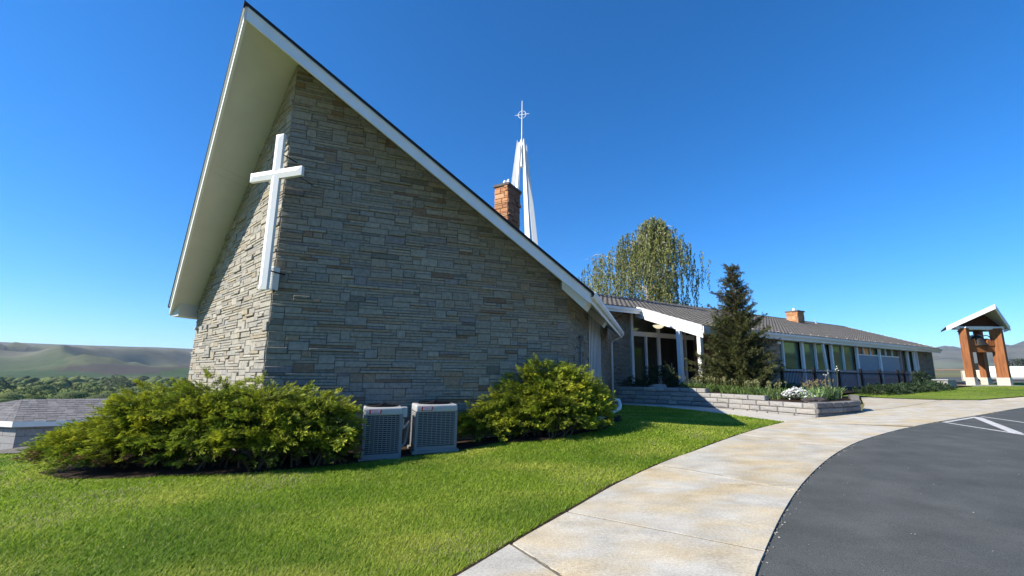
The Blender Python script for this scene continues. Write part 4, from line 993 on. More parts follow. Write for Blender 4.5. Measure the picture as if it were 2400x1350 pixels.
# ------------------------------------------------------------------ block planter
PLB = [V(3.79, 18.82), V(5.52, 17.6), V(6.57, 16.58), V(7.71, 14.65), V(8.55, 13.03)]
planter = empty('planter_wall', (8.55, 13.03, g1(8.55, 13.03)), 'stepped gray concrete block planter wall in front of the entrance', 'retaining wall')
bc = [(.33, .315, .29), (.30, .29, .275), (.36, .34, .31), (.28, .27, .26)]
seg = []
pts2 = resample([tuple(p) for p in PLB], 60); cum = np.r_[0, np.cumsum(np.hypot(*np.diff(pts2, axis=0).T))]; tot = cum[-1]
def pat(s): return np.array([np.interp(s, cum, pts2[:, 0]), np.interp(s, cum, pts2[:, 1])])
def block(p, q, z0, z1, th, inward, col, cap=False):
    R = rnd; p3 = V(p[0], p[1], 0); q3 = V(q[0], q[1], 0); d = (q3 - p3) / np.linalg.norm(q3 - p3); n = inward
    j = lambda: R.uniform(-.008, .008)
    bm = MB(); g_ = .005; f_ = R.uniform(-.012, .012)
    F = [p3 + d * g_ + UPV * (z0 + g_), q3 - d * g_ + UPV * (z0 + g_), q3 - d * g_ + UPV * (z1 - .003), p3 + d * g_ + UPV * (z1 - .003)]
    Bk = [x + n * th for x in F]; be = .018
    cen = sum(F) / 4
    Fr = [x + (cen - x) * 0 - n * (.03 + f_ + j()) + d * be * (1 if i in (0, 3) else -1) + UPV * be * (1 if i < 2 else -1) for i, x in enumerate(F)]
    mid_ = sum(Fr) / 4 - n * R.uniform(0, .025) + d * R.uniform(-.06, .06)
    vs = Bk + F + Fr + [mid_]
    fs = [(0, 1, 2, 3)] + [(i, 4 + i, 4 + (i + 1) % 4, (i + 1) % 4) for i in range(4)] + [(4 + i, 8 + i, 8 + (i + 1) % 4, 4 + (i + 1) % 4) for i in range(4)] + [(8 + i, 12, 8 + (i + 1) % 4) for i in range(4)]
    b2 = bmesh.new(); bv = [b2.verts.new(tuple(x)) for x in vs]
    for f in fs: b2.faces.new([bv[i] for i in f])
    bmesh.ops.recalc_face_normals(b2, faces=b2.faces); b2.verts.index_update(); ff = [tuple(x.index for x in f.verts) for f in b2.faces]; b2.free()
    bm.add(vs, ff, col); return mk('block', bm, M['block'], planter)
CH = .165; Z0 = .335
def sec_top(s):
    x = pat(s)
    return 5 if s < 3.62 else (4 if s < 5.85 else 3)
for row in range(5):
    s = -.0 + (.21 if row % 2 else 0) - .42
    while s < tot - .05:
        ln = rnd.choice([.36, .46, .52, .60]); s1 = min(s + ln, tot); s0 = max(s, 0)
        if tot - s1 < .18: s1 = tot
        if s1 - s0 > .08 and row < sec_top((s0 + s1) / 2):
            p, q = pat(s0), pat(s1); d = (q - p) / np.linalg.norm(q - p); inw = V(-d[1], d[0], 0)
            if inw @ V(1, .6, 0) < 0: inw = -inw
            c_ = np.array(rnd.choice(bc)) * rnd.uniform(.88, 1.1); block(p, q, Z0 + row * CH, Z0 + (row + 1) * CH, .22, inw, tuple(c_))
        s = s1 if s1 > s else s + ln
        if s1 >= tot: break
endp = [V(8.55, 13.03), V(9.75, 13.62), V(10.88, 14.37), V(11.25, 15.0)]
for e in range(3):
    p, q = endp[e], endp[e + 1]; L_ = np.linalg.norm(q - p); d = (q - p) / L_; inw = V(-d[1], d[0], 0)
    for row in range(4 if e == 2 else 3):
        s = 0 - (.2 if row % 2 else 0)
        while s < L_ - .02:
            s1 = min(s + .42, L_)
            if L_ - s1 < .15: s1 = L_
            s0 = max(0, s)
            if s1 - s0 > .06: block(p + d * s0, p + d * s1, Z0 + .03 + row * CH, Z0 + .03 + (row + 1) * CH, .22, inw, tuple(np.array(rnd.choice(bc)) * rnd.uniform(.55, .72)))  # end wall blocks darkened: the shade of this face is in their colour
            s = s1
# soil inside
def bedz(x, y):
    d = (x - 8.55) * .0 + (y - 13.0); return min(.80 + .055 * max(0, d), 1.12)
soil = sheet('planter_soil', [(3.95, 19.1), (5.62, 17.85), (6.75, 16.75), (7.95, 14.75), (8.6, 13.25), (9.65, 13.8), (10.75, 14.55), (11.15, 15.2), (12.3, 18.0), (9.5, 21.5), (5.2, 21.2)], M['mulch'], 0, .5, zf=bedz, thick=.5); tag(soil, 'dark mulch filling the block planter', kind='structure')

# ------------------------------------------------------------------ planting
def strap_clump(name, x, y, n, h, spread, wd, c0, c1, label, cat, group, seed, flowers=None, droop=.6):
    r = np.random.default_rng(seed); zb_ = bedz(x, y) - .02 if True else 0
    root = empty(name, (x, y, zb_), label, cat, group); vs = []; cs = []
    for i in range(n):
        a = r.random() * 2 * pi; rad = spread * .45 * r.random() ** .5; b0 = V(x + rad * cos(a), y + rad * sin(a), zb_)
        az = a + r.normal() * .6; ht = h * r.uniform(.6, 1.05); reach = spread * r.uniform(.15, .6); dirv = V(cos(az), sin(az), 0); sd = V(-sin(az), cos(az), 0)
        tw_ = r.normal() * .5; sd = sd * cos(tw_) + dirv * sin(tw_)
        pts_ = []
        for t in np.linspace(0, 1, 5):
            p = b0 + dirv * reach * t ** 1.6 + UPV * ht * (t - droop * .5 * t ** 3); pts_.append((p, wd * (1 - t ** 2.2) * .5 + .002))
        col = c0 + (c1 - c0) * r.random(); col = col * r.uniform(.75, 1.25)
        for k in range(4):
            (p, w1), (q, w2) = pts_[k], pts_[k + 1]; vs += [p - sd * w1, p + sd * w1, q + sd * w2, q - sd * w2]; cs += [col] * 4
    np_mesh('leaves', np.array(vs), 4, M['leaf'], np.clip(np.array(cs), 0, 1), root)
    if flowers:
        k, fh, fc = flowers; vs = []; cs = []; st_ = MB()
        for i in range(k):
            a = r.random() * 2 * pi; rad = spread * .5 * r.random() ** .5; p = V(x + rad * cos(a), y + rad * sin(a), zb_); t = p + V(r.normal() * .06, r.normal() * .06, fh * r.uniform(.8, 1.05)); st_.tube([p, t], .005, 4)
            m_ = 10; pp = t + r.normal(size=(m_, 3)) * V(.018, .018, .035); dd = unit(r.normal(size=(m_, 3))); vs.append(leaf_quads(pp, dd, r.normal(size=(m_, 3)), np.full(m_, .055), np.full(m_, .035))); cs += [np.array(fc) * r.uniform(.8, 1.15)] * (m_ * 4)
        np_mesh('flowers', np.concatenate(vs), 4, M['leaf'], np.clip(np.array(cs), 0, 1), root)['kind'] = 'stuff'; mk('stems', st_, mat('stem', (.12, .16, .05), .7), root)
    return root
ir0, ir1 = V(.15, .25, .09), V(.25, .34, .13)
for i, (x, y, n, h) in enumerate([(9.55, 14.35, 60, .58), (9.05, 13.95, 55, .52), (10.1, 14.75, 60, .60), (9.7, 15.0, 50, .62), (10.5, 15.1, 50, .55)]):
    strap_clump('iris_clump', x, y, n, h, .62, .055, ir0, ir1, ['broad leaved iris clump in the middle of the planter end', 'broad leaved iris clump nearest the planter front corner', 'iris clump with tall bud stalks near the planter right end', 'iris clump behind the others at the planter end', 'rightmost iris clump beside the raised end block'][i], 'iris', 'irises at the planter end', 60 + i, flowers=((3, .95, (.55, .55, .45)) if i == 2 else (7, .60, (.22, .17, .08))), droop=.5)
dl0, dl1 = V(.09, .16, .035), V(.20, .28, .08)
dls = [(8.28, 14.75), (8.15, 15.35), (8.0, 15.9), (8.3, 16.3), (7.65, 16.6), (7.75, 17.3), (7.1, 17.3), (7.3, 18.0), (6.7, 18.0), (8.9, 15.6)]
dln = ['closest to the white flowers', 'second from the white flowers along the wall', 'by the second step of the wall', 'behind the second wall step', 'near the middle of the wall', 'behind the middle of the row', 'left of the middle of the row', 'in front of the spruce', 'at the shaded left end of the row', 'behind the white flowers']
for i, (x, y) in enumerate(dls):
    strap_clump('daylily_clump', x, y, 130, .50, .72, .022, dl0, dl1, 'narrow leaved daylily clump ' + dln[i], 'daylily', 'daylilies along the planter wall', 80 + i, flowers=(7, .52, (.26, .25, .11)), droop=.8)
# white flowers
wf = empty('white_flowers', (8.95, 14.75, bedz(8.95, 14.75)), 'patch of small white flowers between daylilies and irises', 'flowers'); r = np.random.default_rng(5); n = 900
P = np.stack([8.80 + .24 * r.normal(size=n), 14.35 + .24 * r.normal(size=n), np.full(n, .9)], -1); P[:, 2] = 1.00 + .22 * np.exp(-((P[:, 0] - 8.8) ** 2 + (P[:, 1] - 14.35) ** 2) / .12) + .03 * r.normal(size=n)
np_mesh('petals', leaf_quads(P, unit(r.normal(size=(n, 3)) * V(1, 1, .3)), np.tile(UPV, (n, 1)) + .5 * r.normal(size=(n, 3)), np.full(n, .06), np.full(n, .05)), 4, M['petal'], None, wf)
np_mesh('leaves', leaf_quads(P - UPV * .06, unit(r.normal(size=(n, 3))), r.normal(size=(n, 3)), np.full(n, .06), np.full(n, .03)), 4, M['leaf'], np.tile(V(.06, .11, .03), (4 * n, 1)), wf)
# rocks
def rock(x, y, rx, ry, rz_, z, label, seed, m='rock'):
    bm = bmesh.new(); bmesh.ops.create_icosphere(bm, subdivisions=3, radius=1); r_ = random.Random(seed)
    for v in bm.verts:
        k = 1 + .22 * float(fbm(np.array([v.co.x * 1.7 + seed]), np.array([v.co.y * 1.7 + v.co.z * 2.3]), 3, seed)[0]); v.co = Vector((v.co.x * rx * k, v.co.y * ry * k, v.co.z * rz_ * k))
    me = bpy.data.meshes.new('boulder'); bm.to_mesh(me); bm.free(); o = link('boulder', me, M[m]); o.location = (x, y, z); tag(o, label, 'rock', 'rocks in the planter'); return o
rock(8.98, 13.70, .42, .22, .16, .84, 'low dark rock at the planter front between flowers and irises', 3)
M['palerock'] = mat('pale_rock', (.30, .28, .25), .9, .2, vary=.2, vscale=8, bump=.5, bscale=20)
rock(5.6, 18.7, .38, .25, .17, 1.12, 'pale flat rock in shade on the left of the planter', 6, 'palerock'); rock(6.5, 18.2, .40, .28, .14, 1.08, 'reddish dark rock in the shaded planter beside the pale rock', 8)

def blob_shrub(name, x, y, z, rx, ry, rz_, n, c0, c1, label, group, seed, ln=.10, wd=.03, cat='shrub'):
    r = np.random.default_rng(seed); root = empty(name, (x, y, z), label, cat, group)
    d = unit(r.normal(size=(n, 3))); d[:, 2] = np.abs(d[:, 2]) * .95 + .02; k = (.55 + .5 * r.random(n) ** .6) * (1 + .25 * vnoise(d[:, 0] * 3 + seed, d[:, 1] * 3 + d[:, 2] * 4, seed))
    P = np.stack([x + d[:, 0] * rx * k, y + d[:, 1] * ry * k, z + d[:, 2] * rz_ * k], -1); dd = unit(d + .7 * r.normal(size=(n, 3)))
    col = c0 + (c1 - c0) * r.random((n, 1)); v, c_ = sprays(P, dd, 5, ln, wd, .8, col * .8, col * 1.2, r); np_mesh('foliage', v, 4, M['needle'], np.clip(c_, 0, 1), root)
    tw = MB()
    for i in range(6):
        a = r.random() * 2 * pi; tw.tube([V(x, y, z), V(x + .5 * rx * cos(a), y + .5 * ry * sin(a), z + .6 * rz_)], [.02, .006], 5)
    mk('stems', tw, M['bark'], root); return root
gd, gm = V(.02, .04, .018), V(.045, .075, .03)
blob_shrub('dark_shrub', 5.9, 19.6, 1.05, .85, .6, 1.05, 700, gd, gm, 'dark spreading shrub in front of the entrance windows', None, 31, .16, .035)
blob_shrub('dark_shrub', 4.6, 19.3, 1.05, .6, .5, .45, 350, gd, gm, 'low dark shrub at the shaded left end of the planter', None, 32, .12, .03)
blob_shrub('lavender_shrub', 7.4, 19.3, 1.05, .65, .5, .40, 500, V(.05, .07, .05), V(.08, .10, .07), 'gray green mounded shrub before the porch post', None, 33, .12, .02)
blob_shrub('low_shrub', 10.6, 18.1, .95, .45, .4, .35, 300, V(.07, .11, .02), V(.14, .17, .03), 'small yellow green shrub right of the spruce', None, 34, .10, .03)
blob_shrub('low_shrub', 11.4, 18.7, .95, .6, .5, .35, 300, gd, gm, 'small dark shrub beside the yellow green one below the fence', None, 35, .10, .03)
for i in range(9):
    t = i / 8; p = WP(-6.2 + 7.6 * t, 3.0, 0)
    blob_shrub('hedge_shrub', p[0], p[1], g1(p[0], p[1]) + .05, 1.0, .7, (.34 + .08 * sin(i * 2.1)), 260, gd, gm, ['low dark shrub under the hall windows, leftmost of the row'] [0] if i == 0 else 'low dark shrub number %s from the left under the hall' % ['', 'two', 'three', 'four', 'five', 'six', 'seven', 'eight', 'nine'][i], 'low shrubs along the hall', 140 + i, .16, .05)
p = WP(1.7, 2.4, 0); blob_shrub('round_shrub', p[0], p[1], 1.05, .55, .5, .85, 260, gd, gm, 'taller round dark shrub behind the low row near the fence end', None, 160, .16, .05)

# spruce in the planter
def spruce(x, y, z, H, R0, label, seed):
    r = np.random.default_rng(seed); root = empty('spruce_tree', (x, y, z), label, 'tree'); b = MB(); b.tube([V(x, y, z - .1), V(x, y, z + H * .5), V(x + .03, y, z + H * .98)], [.11, .065, .012], 8); mk('trunk', b, M['bark'], root)
    br = MB(); P = []; D = []; hh = []
    hz = .12
    while hz < H * .97:
        t = hz / H; n = int(5 + 11 * (1 - t)); rad = R0 * ((1 - t) ** .75) * (.85 + .35 * r.random())
        if t > .52: rad *= .90
        for k in range(n):
            a = 2 * pi * k / n + r.random() * .9; ln = rad * (.45 + .80 * r.random()) * (1.15 if t < .28 else 1) + .08; d = V(cos(a), sin(a), .12 + .75 * t - .15 * (1 - t)); tipd = V(cos(a), sin(a), .45 + .4 * t)
            p0 = V(x, y, z + hz + .1 * r.normal()); p1 = p0 + d * ln * .6; p2 = p1 + unit(tipd) * ln * .45
            br.tube([p0, p1, p2], [.016, .010, .004], 4, cap=False)
            m_ = int(10 + 48 * ln * (1 - .5 * t))
            for q in range(m_):
                u = .22 + .78 * r.random(); pp = (p0 + (p1 - p0) * (u / .6)) if u < .6 else (p1 + (p2 - p1) * ((u - .6) / .4))
                dd = unit(d * .7 + tipd * .3 * u + r.normal(size=3) * .55 - UPV * .12 * (1 - t)); P.append(pp + r.normal(size=3) * .035); D.append(dd); hh.append(t)
        hz += .105 + .05 * r.random()
    for k in range(14): P.append(V(x + .03, y, z + H * (.93 + .05 * k / 14))); D.append(unit(V(r.normal() * .5, r.normal() * .5, 1.2))); hh.append(1)
    P = np.array(P); D = np.array(D); hh = np.array(hh)[:, None]
    base = V(.040, .060, .020) * (.7 + .6 * r.random((len(P), 1))); tip = V(.125, .135, .036) * (.7 + .6 * r.random((len(P), 1)))
    br_ = (r.random((len(P), 1)) < .16 + .35 * (hh > .55)); tip = np.where(br_, V(.12, .075, .05), tip)
    v, c_ = sprays(P, D, 8, .135, .018, .7, base, tip, r); np_mesh('crown', v, 4, M['needle'], np.clip(c_, 0, 1), root); mk('branches', br, M['bark'], root); return root
spruce(8.85, 18.1, 1.0, 5.4, 1.42, 'dark conical spruce in front of the hall porch', 12)

# weeping birch behind the hall
def birch(x, y, z, label, seed):
    r = np.random.default_rng(seed); root = empty('weeping_birch', (x, y, z), label, 'tree'); tr = MB()
    tr.tube([V(x, y, z), V(x + .1, y, z + 5), V(x + .7, y + .1, z + 9), V(x + 1.3, y, z + 13.6)], [.26, .20, .13, .03], 8)
    lim = MB(); starts = []
    def trunk_at(h): return V(np.interp(h, [0, 5, 9, 13.6], [x, x + .1, x + .7, x + 1.3]), y, z + h)
    for k in range(90):
        h = 3.4 + 10.0 * r.random() ** .8; a = r.random() * 2 * pi; t = (h - 3.4) / 10
        ln = (5.0 * (1 - t) ** .55 + .8) * r.uniform(.45, 1.05) * (1.42 if cos(a) < -.2 and h < 9.5 else .98); p0 = trunk_at(h); rise = ln * r.uniform(.25, .60) * (1 - .2 * t)
        pts_ = [p0, p0 + V(cos(a) * ln * .45, sin(a) * ln * .45, rise * .75), p0 + V(cos(a) * ln * .85, sin(a) * ln * .85, rise), p0 + V(cos(a) * ln * 1.05, sin(a) * ln * 1.05, rise * .75)]
        lim.tube(pts_, [.065, .042, .024, .008], 5, cap=False)
        for q in range(5):
            u = .15 + .85 * r.random(); i = min(2, int(u * 3)); f = u * 3 - i; starts.append(pts_[i] + (pts_[i + 1] - pts_[i]) * f + r.normal(size=3) * V(.20, .20, .12))
    k = 0
    while k < 1150:
        h = 5.0 + 9.6 * r.random() ** .8; a = r.random() * 2 * pi; wd_ = float(np.interp(h, [5, 8, 10.6, 11.6, 13, 14.4], [5.3, 5.5, 5.0, 3.7, 2.5, .9])) * (1 + .30 * float(vnoise(np.array([cos(a) * 1.6 + 7]), np.array([sin(a) * 1.6 + h * .55]), 55)[0])); cx_ = float(np.interp(h, [5, 10, 14], [x - .45, x - .2, x + 1.35]))
        q = V(cx_ + wd_ * cos(a) * r.random() ** .42, y + wd_ * .9 * sin(a) * r.random() ** .42, z + h)
        if vnoise(np.array([q[0] * .75]), np.array([q[2] * .8 + q[1] * .3]), 91)[0] > .25 and r.random() < .85: continue
        starts.append(q); k += 1
    mk('trunk', tr, M['birchbark'], root, True); mk('limbs', lim, M['birchbark'], root, True)
    P = []; D = []
    for s in starts:
        ln = r.uniform(.7, 2.5); m_ = int(ln * 17); drift = r.normal(size=2) * .10
        cl = r.normal() 
        for q in range(m_):
            t = q / m_; p = s + V(drift[0] * t * ln, drift[1] * t * ln, .10 * sin(t * 6) - ln * t) + r.normal(size=3) * V(.035, .035, .02)
            P.append(p); D.append(V(r.normal() * .35, r.normal() * .35, -1))
    P = np.array(P); D = unit(np.array(D)); n = len(P); kx = vnoise(P[:, 0] * 1.1, P[:, 2] * .5 + P[:, 1], seed)[:, None]
    col = V(.185, .195, .055) + V(.06, .05, .01) * kx; col = np.clip(col * (.65 + .7 * r.random((n, 1))), .01, 1)
    v = leaf_quads(P, D, r.normal(size=(n, 3)), .17 + .08 * r.random(n), .065 + .03 * r.random(n)); np_mesh('crown', v, 4, M['leaf'], np.repeat(col, 4, axis=0), root); return root
birch(9.8, 36.5, 1.0, 'tall weeping birch with pale trunk rising behind the hall roof', 9)
def far_bushy(x, y, z, H, R_, label, seed, c0, c1, name='leafy_tree', n=1500, ls=.22, cat='tree', grp=None):
    r = np.random.default_rng(seed); root = empty(name, (x, y, z), label, cat, grp); b = MB(); b.tube([V(x, y, z), V(x, y, z + H * .6)], [H * .025, H * .012], 6); mk('trunk', b, M['bark'], root)
    d = unit(r.normal(size=(n, 3))); k = (.6 + .45 * r.random(n) ** .5) * (1 + .28 * vnoise(d[:, 0] * 2.3 + seed, d[:, 1] * 2.3 + 2.1 * d[:, 2], seed)); P = np.stack([x + d[:, 0] * R_ * k, y + d[:, 1] * R_ * k, z + H * .58 + d[:, 2] * H * .42 * k], -1)
    col = (c0 + (c1 - c0) * r.random((n, 1))); v = leaf_quads(P, unit(r.normal(size=(n, 3))), r.normal(size=(n, 3)), ls * (.7 + .6 * r.random(n)), ls * .7 * (.7 + .6 * r.random(n))); np_mesh('crown', v, 4, M['leaf'], np.repeat(np.clip(col, 0, 1), 4, axis=0), root); return root
far_bushy(15.8, 38.5, 1, 6.9, 1.7, 'small leafy tree just over the hall roof right of the birch', 21, V(.08, .10, .03), V(.13, .14, .04), n=2400, ls=.16)

# ------------------------------------------------------------------ bell tower
bt = empty('bell_tower', (31.4, 29.8, 1.1), 'open wooden bell tower with white edged gable roof on the far lawn', 'bell tower')
zb0 = 1.12
b = MB(); b.prism([V(29.6, 29.0, zb0 - .3), V(33.3, 29.0, zb0 - .3), V(33.3, 31.9, zb0 - .3), V(29.6, 31.9, zb0 - .3)], UPV * .34); mk('base_slab', b, M['concrete'], bt)
posts_ = [(30.22, 29.55, .42, .45, 20), (32.46, 29.55, .60, .34, 20), (33.05, 31.3, .34, .60, 20)]
for px, py, sx, sy, h in posts_[:3]:
    b = MB(); b.box((px, py, zb0 + .30), sx + .05, sy + .05, .52, 155); mk('footing', b, M['concrete'], bt)
    b = MB(); b.box((px, py, zb0 + .56 + 1.68), sx, sy, 3.36, 155); o = mk('post', b, M['wood'], bt)
    b = MB(); b.box((px, py, zb0 + .56 + 3.40), sx + .06, sy + .06, .08, 155); mk('cap', b, M['white'], o)
b = MB(); b.beam(V(30.3, 29.75, 3.62), V(32.4, 29.75, 3.62), .30, .42); mk('bell_beam', b, M['wood'], bt)
b = MB(); b.beam(V(31.6, 29.95, 3.62), V(33.0, 31.2, 3.62), .30, .42); mk('bell_beam', b, M['wood'], bt)
for sx in (-1, 1):
    b = MB(); b.prism([V(31.35 + sx * .35, 29.55, 3.84), V(31.35 + sx * .92, 29.55, 3.84), V(31.35 + sx * .85, 29.55, 4.22), V(31.35 + sx * .45, 29.55, 4.35)], V(0, .35, 0)); mk('bell_cradle', b, M['wood'], bt)
A, Lp, Rp = V(31.4, 28.4, 6.53), V(29.1, 29.6, 5.17), V(33.5, 29.6, 5.21); rd = hd(39.5) * 3.6; A2, L2, R2 = A + rd, Lp + rd, Rp + rd * .55
b = MB(); b.prism([A, Lp, L2, A2], -UPV * .10); mk('roof', b, M['shingle'], bt)
b = MB(); b.prism([A, Rp, R2, A2], -UPV * .10); mk('roof', b, M['shingle'], bt)
GA, GL, GR = V(32.15, 29.9, 6.15), V(30.1, 29.9, 5.22), V(33.25, 29.9, 5.22)
for e_, g_ in ((Lp, GL), (Rp, GR)):
    b = MB(); b.prism([A - UPV * .27, e_ - UPV * .24, g_, GA], UPV * .05); mk('soffit', b, M['light_metal'], bt)
dL = unit(np.cross(UPV, (Lp - A) * V(1, 1, 0))); dL = -dL if dL[1] > 0 else dL; dR = unit(np.cross(UPV, (Rp - A) * V(1, 1, 0))); dR = -dR if dR[1] > 0 else dR
for p, q, dd in ((A, Lp, dL), (A, Rp, dR)):
    b = MB(); b.prism([p + UPV * .01, q + UPV * .01, q - UPV * .30, p - UPV * .30], dd * .06); mk('fascia', b, M['white'], bt)
for p, q, dd in ((Rp, R2, V(1, 0, 0)),):
    b = MB(); b.prism([p + UPV * .0, q + UPV * .0, q - UPV * .26, p - UPV * .26], dd * .05); mk('fascia', b, M['white'], bt)
b = MB(); b.prism([GL - UPV * .1, GR - UPV * .1, GR + UPV * .06, GA + UPV * .08, GL + UPV * .06], V(0, .1, 0)); mk('gable_panel', b, M['darkwood'], bt)
b = MB(); b.beam(V(29.7, 29.7, 5.08), V(33.1, 29.7, 5.08), .3, .22); mk('tie_beam', b, M['white'], bt)
b = MB(); b.prism([V(30.0, 29.6, 4.98), V(33.1, 29.6, 4.98), V(33.9, 31.0, 4.98), V(31.6, 31.4, 4.98)], UPV * .02); mk('ceiling', b, M['darkwood'], bt)
bell = empty('bell', (31.4, 29.8, 3.9), 'bronze bell hanging in the wooden bell tower', 'bell')
b = MB(); b.lathe((31.4, 29.9, 3.84), [(.56, 0), (.53, .07), (.43, .24), (.37, .46), (.32, .62), (.19, .72), (.03, .74)], 24); mk('body', b, M['bronze'], bell, True)
b = MB(); b.tube([V(30.9, 29.9, 4.30), V(31.0, 29.9, 4.52), V(31.4, 29.9, 4.72), V(31.8, 29.9, 4.52), V(31.9, 29.9, 4.30)], .055, 8); mk('yoke', b, M['light_metal'], bell, True)
b = MB(); wc = V(32.05, 29.9, 4.25); b.tube([wc + V(0, .34 * cos(t), .34 * sin(t)) for t in np.linspace(0, 2 * pi, 25)], .03, 6, cap=False); mk('wheel', b, M['black_metal'], bell, True)

# white storage tank beyond the tower
tk = empty('storage_tank', (43.5, 39.0, 1.1), 'white horizontal storage tank behind the bell tower', 'tank'); ta = unit(V(.76, -.65, 0))
tc_ = V(43.6, 39.4, 2.05); prof = [(.02, -2.55), (.35, -2.5), (.58, -2.3), (.68, -2.0), (.68, 2.0), (.58, 2.3), (.35, 2.5), (.02, 2.55)]
b = MB(); vs = []; k = 20; sd = np.cross(ta, UPV)
for r_, l_ in prof:
    for j in range(k): vs.append(tc_ + ta * l_ + sd * r_ * cos(2 * pi * j / k) + UPV * r_ * sin(2 * pi * j / k))
fs = [(i * k + j, i * k + (j + 1) % k, (i + 1) * k + (j + 1) % k, (i + 1) * k + j) for i in range(len(prof) - 1) for j in range(k)]; b.add(vs, fs); mk('shell', b, M['tank'], tk, True)
for l_ in (-1.4, 1.4):
    b = MB(); b.box(tc_ + ta * l_ - UPV * .85, .25, .9, .5, math.degrees(atan2(ta[0], ta[1]))); mk('saddle', b, M['concrete'], tk)
b = MB(); b.lathe(tc_ + UPV * .64, [(.18, 0), (.18, .16), (.12, .22)], 12); mk('dome_lid', b, M['light_metal'], tk)
tr = empty('parked_trailer', (40.0, 38.6, 1.1), 'small pale trailer half hidden behind the bell tower posts', 'trailer')
b = MB(); b.box((40.0, 38.8, 1.85), 1.6, 1.2, .9, 130); mk('body', b, mat('trailer_paint', (.6, .55, .42), .6), tr); b = MB(); b.box((40.0, 38.8, 2.65), .8, 1.1, .6, 130); mk('cab', b, M['darkglass'], tr)
for sx in (-.5, .5):
    b = MB(); b.tube([V(40 + sx, 38.15, 1.35), V(40 + sx, 38.35, 1.35)], .28, 14); mk('wheel', b, M['black_metal'], tr)
drive = sheet('far_drive', [(30, 33.5), (33, 32.8), (46, 36.3), (70, 44), (78, 70), (60, 62), (40, 45)], M['asphalt'], .03, 3.0); tag(drive, 'gray drive beyond the bell tower', kind='structure')
# stone end bench/step by the hall corner
sb = empty('utility_box', WP(4.6, 2.6, 1.0), 'low gray box with pale lid at the hall far corner', 'box'); b = MB(); b.box(WP(4.6, 2.6, 1.2), 1.5, .7, .55, HW); mk('body', b, M['cmu'], sb); b = MB(); b.box(WP(4.6, 2.6, 1.51), 1.65, .8, .05, HW); mk('lid', b, M['light_metal'], sb)

# ------------------------------------------------------------------ block outbuilding on the left
oc = V(-15.35, 13.3, 0); ah = 66.0; oa = hd(ah); ob = hd(ah - 90); ozb, oze = -.95, .13
ou = empty('block_outbuilding', (oc[0], oc[1], -.8), 'low gray block outbuilding with shake hip roof below the lawn', 'outbuilding')
OL, OD = 4.6, 5.0; od = hd(-75.0); onrm = hd(-165.0); bk_ = hd(-24.0) * 4.2
b = MB(); ins = oc - onrm * .08 + ob * .06
b.prism([ins + UPV * ozb, oc + oa * OL + ob * .06 + UPV * ozb, oc + oa * OL + bk_ + UPV * ozb, oc + od * OD + bk_ * .7 + UPV * ozb, oc + od * OD - onrm * .08 + UPV * ozb], UPV * (oze - ozb)); oww = mk('wall', b, M['mortar'], ou)
for face, (d, n_, Lw) in enumerate(((oa, -ob, OL), (od, onrm, OD))):
    for row in range(5):
        s = -.2 if row % 2 else 0.0; z0 = ozb + row * .215
        while s < Lw:
            s0, s1 = max(s, 0), min(s + .40, Lw)
            if s1 - s0 > .05:
                b = MB(); p = oc + d * (s0 + .004) + UPV * (z0 + .004); b.prism([p - n_ * .05, oc + d * (s1 - .004) + UPV * (z0 + .004) - n_ * .05, oc + d * (s1 - .004) + UPV * (z0 + .209) - n_ * .05, p + UPV * .205 - n_ * .05], n_ * (.05 + rnd.uniform(0, .006))); mk('block', b, M['cmu'], oww)
            s += .40
e0 = oc - ob * .09 + onrm * .05; e1 = oc + oa * (OL + .1) - ob * .09; e4 = oc + od * OD + onrm * .09; e2 = oc + oa * (OL + .1) + bk_; e3 = oc + od * OD + bk_ * .7
r0 = oc + hd(-49.1) * 2.7; r1 = r0 + oa * 4.6; zrid = .66
ez = lambda p, z: V(p[0], p[1], z)
b = MB(); b.add([ez(e0, oze), ez(e1, oze), ez(e2, oze), ez(e3, oze), ez(e4, oze), ez(r0, zrid), ez(r1, zrid)], [(0, 1, 6, 5), (1, 2, 6), (2, 3, 5, 6), (3, 4, 5), (4, 0, 5), (4, 3, 2, 1, 0)]); orf = mk('roof', b, M['shingle'], ou)
for p, q, n_ in ((e0, e1, -ob), (e4, e0, onrm)):
    b = MB(); b.prism([ez(p, oze + .01), ez(q, oze + .01), ez(q, oze - .15), ez(p, oze - .15)], n_ * .03); mk('fascia', b, M['white'], ou)
